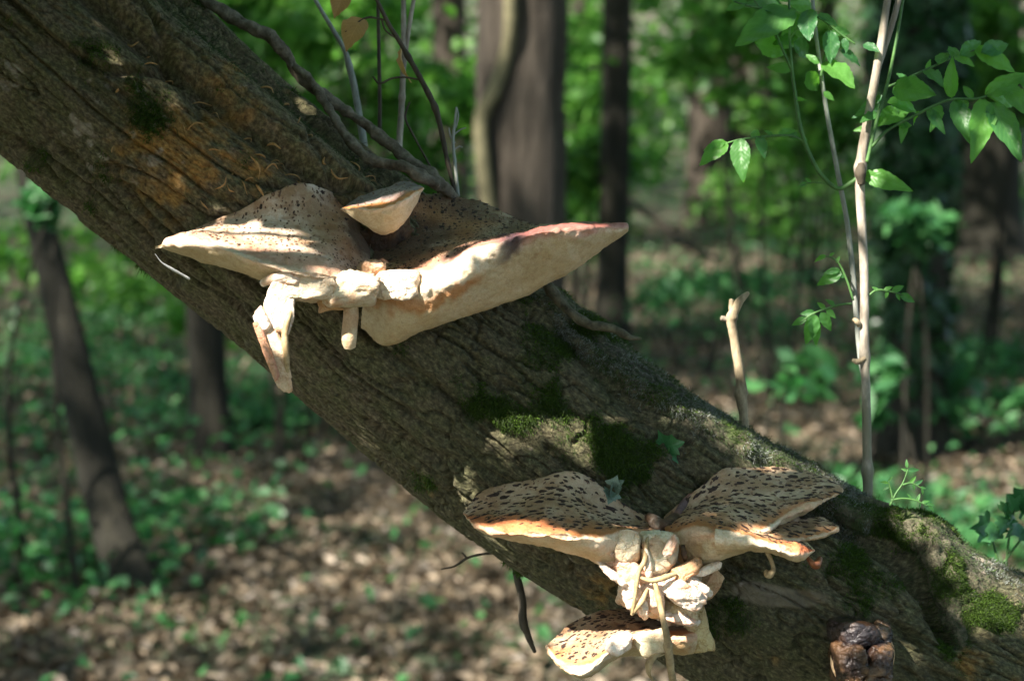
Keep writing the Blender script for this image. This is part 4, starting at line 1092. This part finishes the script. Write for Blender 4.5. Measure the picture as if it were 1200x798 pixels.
tube('stem', [(474, -30), (473, 0), (473, 45), (472, 93), (470, 135), (467, 180)], [2.8, 3, 3.3, 3.5, 3.8, 4.2], M['twig_pale'], tw, d=1.55, n=80, sides=12, bump=.1, freq=150, knots=[(.45, .4, .02), (.7, .3, .02)])
tube('fork', [(494, -40), (485, 0), (479, 35), (474, 75), (472, 95)], [2.2, 2.4, 2.6, 2.5, 2], M['twig_pale'], tw, d=1.55, n=50, sides=10, bump=.1, freq=150)
v = tube('bare_twig', [(443, -30), (443, 0), (444, 60), (445, 110), (445, 160)], [2, 2.1, 2.2, 2.3, 2.4], M['twig_dark'], d=1.58, n=60, sides=8, bump=.1, freq=150)
tag(v, 'thin dark vertical twig between the grey twig and the pale forked twig', 'twig')
tw = thing('bare_twig', 'dark curved twig arching down right to the upper fungus', 'twig', P(534, 226, 1.5))
tube('stem', [(432, -22), (443, 3), (455, 28), (467, 47), (478, 66), (490, 87), (502, 110), (511, 130), (518, 158), (524, 188), (529, 208), (534, 228)], [2, 2.3, 2.6, 2.8, 3, 3.2, 3.4, 3.4, 3, 2.8, 2.6, 2.4], M['twig_dark'], tw, d=1.5, n=110, sides=12, bump=.18, freq=160, knots=[(.36, .3, .02), (.62, .3, .02)])
for l in ([(437, 90), (445, 98), (460, 92), (476, 91), (492, 94)], [(480, 120), (475, 138), (484, 158), (497, 182), (507, 200)], [(467, 47), (452, 36), (447, 22)], [(405, 38), (418, 28), (432, 21), (452, 24)]):
    tube('side_twig', l, [1.1, 1.3, 1.3, 1.2, 1.1][:len(l)], M['twig_dark'], tw, d=1.5, n=36, sides=8, bump=.2, freq=200)
tw = thing('bare_twig', 'small pale grey twiglet with short side shoots right of the dark curved twig', 'twig', P(537, 230, 1.5))
tube('stem', [(535, 126), (533, 145), (531, 165), (533, 190), (537, 230)], [1.4, 1.6, 1.9, 2, 2.2], M['twig_grey'], tw, d=1.5, n=50, sides=8, bump=.2, freq=200)
for l in ([(532, 158), (540, 152), (546, 150)], [(532, 176), (538, 172), (542, 173)], [(533, 168), (528, 160), (526, 150)], [(534, 150), (537, 138), (536, 128)]):
    tube('side_twig', l, [1.2, 1, .7], M['twig_grey'], tw, d=1.5, n=14, sides=6)
tw = thing('bare_twig', 'dark broken twig hanging straight down below the log', 'twig', P(602, 655, 1.52))
tube('stem', [(596, 640), (603, 660), (607, 680), (612, 702), (613, 728), (619, 745), (627, 764)], [5, 4.5, 4.2, 4.5, 5.2, 4.2, 2], M['twig_dark'], tw, d=1.52, n=60, sides=10, bump=.3, freq=140, seed=3)
tw = thing('bare_twig', 'very thin curved dark twig left of the hanging broken twig', 'twig', P(588, 646, 1.52))
tube('stem', [(592, 646), (575, 648), (560, 650), (547, 654), (533, 663), (517, 667)], [1.6, 1.6, 1.5, 1.5, 1.3, .8], M['twig_dark'], tw, d=1.52, n=50, sides=8, bump=.25, freq=200)
tube('side_twig', [(547, 654), (544, 650), (541, 647)], [1.4, 1.2, .8], M['twig_dark'], tw, d=1.52, n=10, sides=6)

# ------------------------------------------------------------------ leaves in focus
def leaf_mesh(name, kind='ash', curl=.18, seed=0):
    nu, nv = 9, 15
    r = np.random.default_rng(seed)
    t = np.linspace(0, 1, nv)
    if kind == 'ash': w = .27 * np.sin(np.pi * t ** .8) ** .8 * (1 - .25 * t)
    elif kind == 'ivy': w = .5 * np.clip(np.sin(np.pi * np.clip(t, 0, 1) ** .55), 0, 1) * (1 - .3 * t) + .12 * np.exp(-((t - .35) / .1) ** 2)
    else: w = .42 * np.sin(np.pi * t ** .75)
    w[0] = .01; w[-1] = .005
    serr = 1 + .035 * np.where(np.arange(nv) % 2, 1, -1) * (kind == 'ash')
    u = np.linspace(-1, 1, nu)
    U, T = np.meshgrid(u, t, indexing='ij')
    x = U * (w * serr)[None]; y = T + 0 * U
    z = .22 * np.abs(x) - curl * T ** 2 + .02 * np.sin(T * 20 + 6 * np.abs(U)) * np.abs(U) + .012 * r.normal(size=U.shape)
    v = np.stack([x, y, z], -1).reshape(-1, 3)
    uv = np.stack([U * .5 + .5, T], -1).reshape(-1, 2)
    return mesh_from(name, v, grid_faces(nu, nv, False), True, uv=uv)
def ivy_mesh(name, curl, seed):
    half = [(0, 0), (.10, -.06), (.26, -.10), (.40, -.02), (.52, .12), (.40, .22), (.31, .30), (.37, .42), (.41, .56), (.28, .58), (.17, .62), (.10, .80), (0, 1.0)]
    r = np.random.default_rng(seed)
    o = np.array(half + [(-x, y) for x, y in half[-2:0:-1]]); o = o * (1 + .05 * r.normal(size=o.shape))
    c = np.array([0, .28]); rings = [c + (o - c) * k for k in (.4, .75, 1.0)]
    v = np.concatenate([c[None]] + rings); n = len(o)
    z = .22 * np.abs(v[:, 0]) - curl * (v[:, 1] - .2) ** 2 + .05 * np.sin(v[:, 0] * 9 + seed) * v[:, 1]
    j = np.arange(n); j2 = (j + 1) % n
    t = np.stack([0 * j, 1 + j, 1 + j2], -1)
    q = np.concatenate([np.stack([1 + k * n + j, 1 + (k + 1) * n + j, 1 + (k + 1) * n + j2, 1 + k * n + j2], -1) for k in (0, 1)])
    return mesh_from(name, np.column_stack([v, z]), [q, t], True, uv=np.column_stack([v[:, 0] + .5, v[:, 1]]))
LEAVES = [leaf_mesh('leaf', 'ash', c, k) for k, c in enumerate((.08, .22, .35))]
IVYL = [ivy_mesh('leaf', c, k + 5) for k, c in enumerate((.1, .3, .45))]
for m_ in LEAVES: m_.materials.append(M['leaf_near'])
for m_ in IVYL: m_.materials.append(M['leaf_ivy'])
LICH = [leaf_mesh('lobe', 'ivy', c, k + 15) for k, c in enumerate((.4, -.3))]
M['lichen_leaf'] = leaf_mat('lichen_lobe', (.10, .15, .11), (.2, .28, .22), (.1, .15, .1), .15, .2, .8, veins=True)
for m_ in LICH: m_.materials.append(M['lichen_leaf'])
DRYL = leaf_mesh('leaf', 'round', .5, 9); DRYL.materials.append(M['leaf_dry'])
rl = random.Random(11)
def leaf(parent, a, b, d=1.5, db=None, me=None, roll=None, w=1.0, face=None):
    """a leaf from base pixel a to tip pixel b"""
    A = P(a[0], a[1], d); Bp = P(b[0], b[1], d if db is None else db)
    y = Vector(Bp - A); L = y.length; y.normalize()
    toward = Vector(-FWD) + Vector((rl.uniform(-.5, .5), 0, rl.uniform(0, .9))) if face is None else Vector(face)
    z = (toward - y * toward.dot(y)).normalized(); x = y.cross(z)
    R_ = Matrix((x, y, z)).transposed().to_4x4()
    if roll: R_ = R_ @ Matrix.Rotation(roll, 4, 'Y')
    mw = Matrix.Translation(Vector(A)) @ R_ @ Matrix.Diagonal((L * w, L, L, 1))
    me = me or rl.choice(LEAVES)
    o = bpy.data.objects.new('leaf', me); col.objects.link(o)
    o.parent = parent; o.matrix_parent_inverse = parent.matrix_world.inverted(); o.matrix_basis = mw
    return o

SAP = thing('sapling', 'pale slim sapling with green compound leaves standing behind the trunk', 'sapling', P(1017, 575, 1.5))
tube('stem', [(1048, -45), (1040, 0), (1030, 67), (1017, 140), (1008, 200), (1010, 266), (1013, 330), (1013, 399), (1015, 466), (1016, 526), (1017, 580)], [4, 4.3, 4.8, 5.2, 5.8, 5.2, 5.2, 5.3, 5.2, 5.4, 5.8], M['twig_pale'], SAP, n=170, sides=16, bump=.08, freq=120, knots=[(.395, .35, .012), (.73, .3, .012), (.945, .4, .015), (.2, .15, .01)])
tube('fork', [(1064, -50), (1053, 0), (1045, 30), (1036, 58), (1030, 78)], [3.2, 3.4, 3.5, 3.5, 3], M['twig_pale'], SAP, n=50, sides=10, d=1.505)
tube('knot', [(1009, 192, 1.494), (1009, 203, 1.4925), (1009, 216, 1.494)], [4, 6.5, 4], M['twig_dark'], SAP, n=20, sides=12, bump=.4, freq=200)
tube('knot', [(999, 422, 1.498), (1006, 424, 1.4965), (1014, 420, 1.497)], [2.5, 3.5, 3], M['twig_tan'], SAP, n=16, sides=10, bump=.5, freq=200)
tube('knot', [(1000, 374, 1.498), (1004, 377, 1.4965), (1007, 382, 1.498)], [2.5, 4, 2.5], M['twig_tan'], SAP, n=16, sides=10, bump=.5, freq=200)
tube('green_branch', [(1008, 206), (998, 214), (982, 221), (966, 209), (955, 194), (943, 167), (936, 140), (932, 112), (928, 83), (926, 55), (925, 20), (924, -30)], [2.8, 2.9, 2.7, 2.6, 2.5, 2.4, 2.2, 2, 1.9, 1.7, 1.5, 1.3], M['stem_green'], SAP, n=110, sides=10)
tube('green_branch', [(1016, 190), (1022, 165), (1030, 132), (1040, 98), (1049, 55), (1057, 8), (1062, -30)], [2.2, 2.2, 2.1, 2, 1.8, 1.6, 1.5], M['stem_green'], SAP, n=80, sides=10, d=1.492)
tube('grey_branch', [(1012, 440), (1008, 416), (1004, 376), (1000, 326), (993, 263), (987, 230), (976, 172), (967, 120), (960, 70), (954, 20), (950, -30)], [3.4, 3.4, 3.2, 3.2, 3, 3, 2.8, 2.6, 2.4, 2.2, 2], M['twig_grey'], SAP, n=120, sides=10, d=1.512)
def sprig(lst, rad=1.6, d=1.5):
    tube('leaf_stalk', lst, [rad * 1.1, rad, rad * .6], M['stem_green'], SAP, n=40, sides=8, d=d)
sprig([(944, 167), (930, 160), (912, 159), (890, 161), (866, 164), (846, 170)])
for a, b_, d2 in [((852, 167), (821, 189), 1.49), ((850, 166), (824, 176), 1.5), ((867, 163), (868, 204), 1.485), ((889, 160), (897, 182), 1.49), ((890, 160), (876, 152), 1.51), ((906, 159), (896, 152), 1.5), ((912, 159), (935, 150), 1.5), ((925, 160), (948, 160), 1.5)]:
    leaf(SAP, a, b_, 1.5, d2)
# top cluster
sprig([(928, 83), (918, 60), (905, 32), (880, -5)]); sprig([(926, 45), (945, 20), (962, 22), (985, 40), (1002, 52)]); sprig([(925, 20), (905, 12), (880, 8), (860, 2)]); sprig([(962, 90), (968, 60), (975, 40)])
for a, b_, d2 in [((947, 12), (947, 46), 1.48), ((932, 12), (865, 42), 1.48), ((918, 12), (872, -4), 1.5), ((920, 18), (880, 22), 1.5), ((945, 20), (908, 60), 1.53), ((935, 45), (903, 50), 1.51), ((973, 36), (974, 74), 1.49), ((975, 36), (998, 38), 1.5), ((966, 74), (1001, 92), 1.47), ((985, 60), (1012, 72), 1.5), ((990, 44), (990, 66), 1.5), ((958, 18), (985, 28), 1.5), ((925, 2), (898, -20), 1.5), ((925, 0), (950, -22), 1.5), ((925, 5), (960, 2), 1.52), ((885, 50), (925, 62), 1.52), ((930, 50), (955, 66), 1.52), ((928, 82), (900, 76), 1.5), ((905, 30), (880, 38), 1.49), ((902, 25), (915, -5), 1.51), ((945, 85), (960, 108), 1.52), ((960, 75), (945, 62), 1.5), ((1012, 52), (1031, 60), 1.49), ((930, 118), (945, 114), 1.5), ((965, 108), (978, 118), 1.5), ((870, 0), (845, -12), 1.5), ((875, 2), (850, 12), 1.5)]:
    leaf(SAP, a, b_, 1.5, d2)
sprig([(1022, 172), (1040, 153), (1077, 133), (1113, 117), (1153, 114), (1202, 86)], 1.7, 1.49)
for a, b_, d2 in [((1115, 115), (1113, 71), 1.48), ((1118, 118), (1139, 164), 1.47), ((1154, 117), (1150, 173), 1.46), ((1160, 121), (1199, 178), 1.46), ((1154, 112), (1206, 84), 1.48), ((1160, 113), (1195, 112), 1.53), ((1087, 128), (1107, 152), 1.48), ((1078, 131), (1066, 146), 1.5), ((1052, 147), (1070, 146), 1.5), ((1195, 90), (1225, 110), 1.47)]:
    leaf(SAP, a, b_, 1.49, d2, w=.8)
sprig([(1041, 102), (1060, 94), (1083, 83), (1112, 70), (1142, 59)], 1.5, 1.5)
for a, b_, d2 in [((1142, 59), (1194, 79), 1.5), ((1118, 66), (1142, 74), 1.49), ((1115, 68), (1132, 50), 1.52), ((1085, 82), (1092, 70), 1.5), ((1085, 83), (1104, 90), 1.48), ((1047, 102), (1094, 110), 1.47), ((1060, 94), (1052, 82), 1.51), ((1062, 95), (1082, 100), 1.49)]:
    leaf(SAP, a, b_, 1.5, d2)
for a, b_, d2 in [((1180, 100), (1202, 132), 1.47), ((1130, 116), (1122, 141), 1.48), ((1100, 122), (1097, 147), 1.48), ((1060, 142), (1057, 165), 1.49), ((1100, 76), (1110, 55), 1.51), ((1072, 88), (1066, 109), 1.49), ((1125, 65), (1152, 47), 1.51), ((1150, 62), (1184, 50), 1.51), ((1140, 116), (1128, 98), 1.5)]:
    leaf(SAP, a, b_, 1.495, d2, w=.85)
for a, b_, d2 in [((1036, 115), (1002, 122), 1.51), ((1034, 125), (998, 134), 1.5), ((1033, 130), (1008, 142), 1.49), ((1025, 145), (1058, 138), 1.48), ((1040, 120), (1084, 124), 1.51), ((1030, 140), (1068, 128), 1.52), ((1012, 205), (1063, 217), 1.48), ((1022, 150), (1000, 152), 1.5)]:
    leaf(SAP, a, b_, 1.5, d2, w=.8)
# small low sprigs
sprig([(998, 356), (985, 357), (968, 362), (952, 368), (938, 378)], 1.3, 1.5)
for a, b_ in [((945, 373), (928, 380)), ((955, 368), (946, 404)), ((950, 372), (962, 404)), ((967, 362), (958, 354)), ((968, 362), (980, 373)), ((978, 358), (968, 350)), ((955, 366), (938, 368)), ((962, 366), (975, 388))]:
    leaf(SAP, a, b_, 1.5)
sprig([(1000, 352), (993, 330), (985, 312), (978, 304), (968, 300)], 1.3, 1.5)
for a, b_ in [((968, 300), (954, 304)), ((972, 300), (978, 296)), ((980, 308), (984, 300)), ((984, 316), (965, 320)), ((986, 318), (958, 333)), ((990, 325), (980, 320))]:
    leaf(SAP, a, b_, 1.5)
sprig([(1016, 348), (1028, 340), (1045, 342), (1058, 346)], 1.2, 1.5)
for a, b_ in [((1030, 341), (1022, 336)), ((1040, 341), (1038, 350)), ((1045, 341), (1060, 335)), ((1055, 345), (1073, 354)), ((1050, 344), (1056, 352)), ((1036, 341), (1046, 334))]:
    leaf(SAP, a, b_, 1.5)
sprig([(985, 221), (970, 216), (952, 214), (938, 218)], .8, 1.5)
leaf(SAP, (945, 214), (935, 220)); leaf(SAP, (950, 214), (944, 208))

# dry leaf hung on the twigs
dl = thing('dry_leaf', 'brown curled dry leaf caught among the twigs at the top', 'leaf', P(427, 20, 1.5))
leaf(dl, (426, 22), (400, 46), 1.5, 1.49, DRYL, roll=.5, w=1.2)
tube('leaf_stalk', [(426, 22), (434, 20), (444, 22)], [.9, .8, .7], M['twig_dark'], dl, d=1.5, n=12, sides=6)
dl = thing('dry_leaf', 'narrow shrivelled brown leaf clinging to the pale forked twig', 'leaf', P(471, 58, 1.53))
leaf(dl, (471, 56), (464, 92), 1.535, 1.53, DRYL, roll=1.0, w=.5)
dl = thing('dry_leaf', 'brown dry leaf scrap at the top edge above the curled dry leaf', 'leaf', P(402, -4, 1.5))
leaf(dl, (404, -8), (392, 12), 1.5, 1.49, DRYL, roll=-.4, w=1.0)

# small herb and ivy right of the trunk
HB = thing('herb_sprig', 'small bright green feathery herb growing on the right of the log', 'herb', P(1043, 590, 1.445))
for l in ([(1043, 592), (1050, 578), (1058, 566), (1064, 550)], [(1044, 586), (1058, 584), (1072, 586), (1088, 593)], [(1046, 584), (1044, 574), (1041, 564)], [(1058, 568), (1068, 566), (1080, 572)]):
    tube('stem', l, [1.5, 1.3, 1, .7], M['stem_green'], HB, d=1.445, n=20, sides=6)
for a, b_ in [((1064, 552), (1056, 549)), ((1064, 551), (1078, 550)), ((1063, 548), (1062, 538)), ((1041, 566), (1032, 564)), ((1041, 564), (1046, 558)), ((1042, 570), (1034, 574)), ((1066, 566), (1074, 558)), ((1072, 568), (1082, 562)), ((1078, 571), (1086, 572)), ((1080, 572), (1082, 580)), ((1070, 567), (1072, 575)), ((1088, 592), (1096, 600)), ((1080, 589), (1090, 586)), ((1075, 587), (1078, 578)), ((1078, 589), (1078, 596)), ((1068, 585), (1064, 578)), ((1086, 590), (1096, 592))]:
    leaf(HB, a, b_, 1.445, me=LEAVES[1], w=.8)
IV = thing('ivy_sprig', 'ivy sprig with blue green leaves at the right edge above the log', 'ivy', P(1175, 660, 1.62))
for l in ([(1172, 668), (1165, 640), (1160, 618)], [(1178, 668), (1184, 620), (1190, 592)], [(1176, 660), (1190, 640), (1205, 622)]):
    tube('stem', l, [1.6, 1.4, 1], M['stem_green'], IV, d=1.62, n=20, sides=6)
for a, b_ in [((1160, 612), (1140, 620)), ((1168, 616), (1160, 636)), ((1188, 600), (1182, 578)), ((1180, 608), (1172, 625)), ((1192, 612), (1182, 630)), ((1196, 600), (1212, 590)), ((1192, 590), (1206, 570)), ((1176, 600), (1182, 588)), ((1200, 620), (1210, 640)), ((1158, 624), (1146, 634))]:
    leaf(IV, a, b_, 1.62, 1.61, rl.choice(IVYL), w=1.15)
IV2 = thing('ivy_sprig', 'small ivy sprig on the trunk above the winged fungus', 'ivy', P(785, 545, 1.44))
tube('stem', [(775, 555, 1.445), (780, 540, 1.435), (784, 525, 1.43)], [1.5, 1.3, 1], M['stem_green'], IV2, d=1.44, n=16, sides=6)
for a, b_, w in [((780, 524), (802, 518), 1.1), ((779, 520), (772, 506), 1.0), ((782, 530), (794, 540), .9), ((776, 535), (768, 526), .9)]:
    leaf(IV2, a, b_, 1.435, 1.425, rl.choice(IVYL), w=w)
LF_ = thing('leafy_lichen', 'small grey green leafy lichen at the top edge of the left spotted wing', 'lichen', P(718, 585, 1.40))
for a, b_ in [((716, 578), (708, 584)), ((718, 576), (715, 587)), ((717, 574), (713, 566)), ((720, 573), (726, 563)), ((721, 577), (727, 582)), ((719, 570), (721, 561)), ((715, 577), (710, 574))]:
    leaf(LF_, a, b_, 1.395, 1.388, rl.choice(LICH), w=1.3)

# ------------------------------------------------------------------ added unseen branch overhead, leaves left out to shape the sun dapples
def overhead():
    lit = [(215, 282, 1.37, 16), (250, 272, 1.38, 22), (290, 272, 1.37, 26), (325, 288, 1.36, 20), (300, 312, 1.34, 12), (350, 318, 1.33, 12), (330, 355, 1.335, 14), (322, 395, 1.335, 10),
           (450, 335, 1.35, 14), (485, 338, 1.35, 22), (520, 330, 1.35, 17), (552, 312, 1.345, 11), (430, 340, 1.36, 10), (380, 315, 1.34, 10), (620, 272, 1.35, 8), (690, 267, 1.35, 8), (660, 268, 1.35, 8),
           (440, 258, 1.36, 9), (470, 250, 1.365, 7), (600, 622, 1.33, 8), (628, 624, 1.325, 9), (742, 698, 1.345, 8), (795, 690, 1.34, 12), (812, 700, 1.345, 8), (905, 640, 1.33, 9), (928, 648, 1.33, 11),
           (668, 768, 1.345, 14), (690, 762, 1.345, 16), (735, 755, 1.345, 9), (665, 735, 1.385, 8), (800, 756, 1.355, 6), (1170, 715, 1.45, 15), (1140, 675, 1.45, 12), (1155, 645, 1.46, 14),
           (866, 405, 1.5, 12), (865, 512, 1.45, 10), (900, 535, 1.45, 10), (820, 490, 1.45, 8), (1070, 572, 1.445, 12), (1086, 582, 1.445, 8), (1030, 60, 1.5, 12), (1012, 190, 1.5, 10), (1012, 260, 1.5, 12), (1013, 330, 1.5, 12), (1014, 400, 1.5, 12), (1150, 140, 1.47, 12), (868, 185, 1.49, 12), (947, 30, 1.48, 12)]
    e1 = np.cross(SUN, [0, 0, 1.0]); e1 /= np.linalg.norm(e1); e2 = np.cross(SUN, e1)
    T = np.array([P(a, b_, d) for a, b_, d, _ in lit]); TR = np.array([r * .00056 for *_, r in lit])
    Tu, Tv = T @ e1, T @ e2
    mid = P(600, 420, 1.44)
    n = 12000
    a = (RNG.random(n) * 2 - 1) * .62; b_ = (RNG.random(n) * 2 - 1) * .58; t = .72 + .6 * RNG.random(n)
    c = mid + a[:, None] * e1 + b_[:, None] * e2 + t[:, None] * SUN
    # keep clear of the view
    px, py, dd = to_px(c)
    nrm = SUN + .5 * RNG.normal(size=(n, 3)); nrm /= np.linalg.norm(nrm, axis=1)[:, None]
    ln = .035 + .035 * RNG.random(n)
    cu, cv = c @ e1, c @ e2
    dist = np.hypot(cu[:, None] - Tu, cv[:, None] - Tv) - TR[None] * 1.0 - ln[:, None] * .36
    ok = (dist > 0).all(1) & ~((dd > .1) & (py > -140) & (py < 900) & (px > -200) & (px < 1400))
    # random lace so the shade itself is uneven
    ok &= RNG.random(n) < .85
    c, nrm, ln = c[ok], nrm[ok], ln[ok]; n = len(c)
    v, f = leaf_quads(c, nrm, RNG.normal(size=(n, 3)), ln, ln * .62, .1)
    base = np.array([-2.6, -1.4, 0.0])
    t_ = thing('dapple_blocker', 'unseen leafy tree added behind the viewpoint to shape the sun dapples on the log', 'tree', base)
    link('crown', mesh_from('crown', v, f, False), M['leaf_canopy'], t_)
    top = mid + SUN * 1.05
    parts = [sweep([base, base + np.array([.1, .1, 1.2]), base + np.array([.5, .4, 2.4]), top + np.array([-.5, -.4, .25]), top, top + np.array([.5, .4, -.05])], [.05, .042, .03, .018, .01, .003], 60, 10, bump=.1, freq=20)]
    r = random.Random(2)
    for k in range(12):
        s = top + (r.random() - .6) * np.array([.9, .75, -.1]); e = s + e1 * r.uniform(-.5, .5) + e2 * r.uniform(-.45, .45) + SUN * r.uniform(-.2, .2)
        x_, y_, d_ = to_px(e)
        if d_ > .1 and y_ > -100: continue
        parts.append(sweep([s, (s + e) / 2 + SUN * .03, e], [.005, .004, .002], 14, 6))
    v, f = join(parts)
    link('trunk', mesh_from('trunk', v, f), M['trunk'], t_)
overhead()
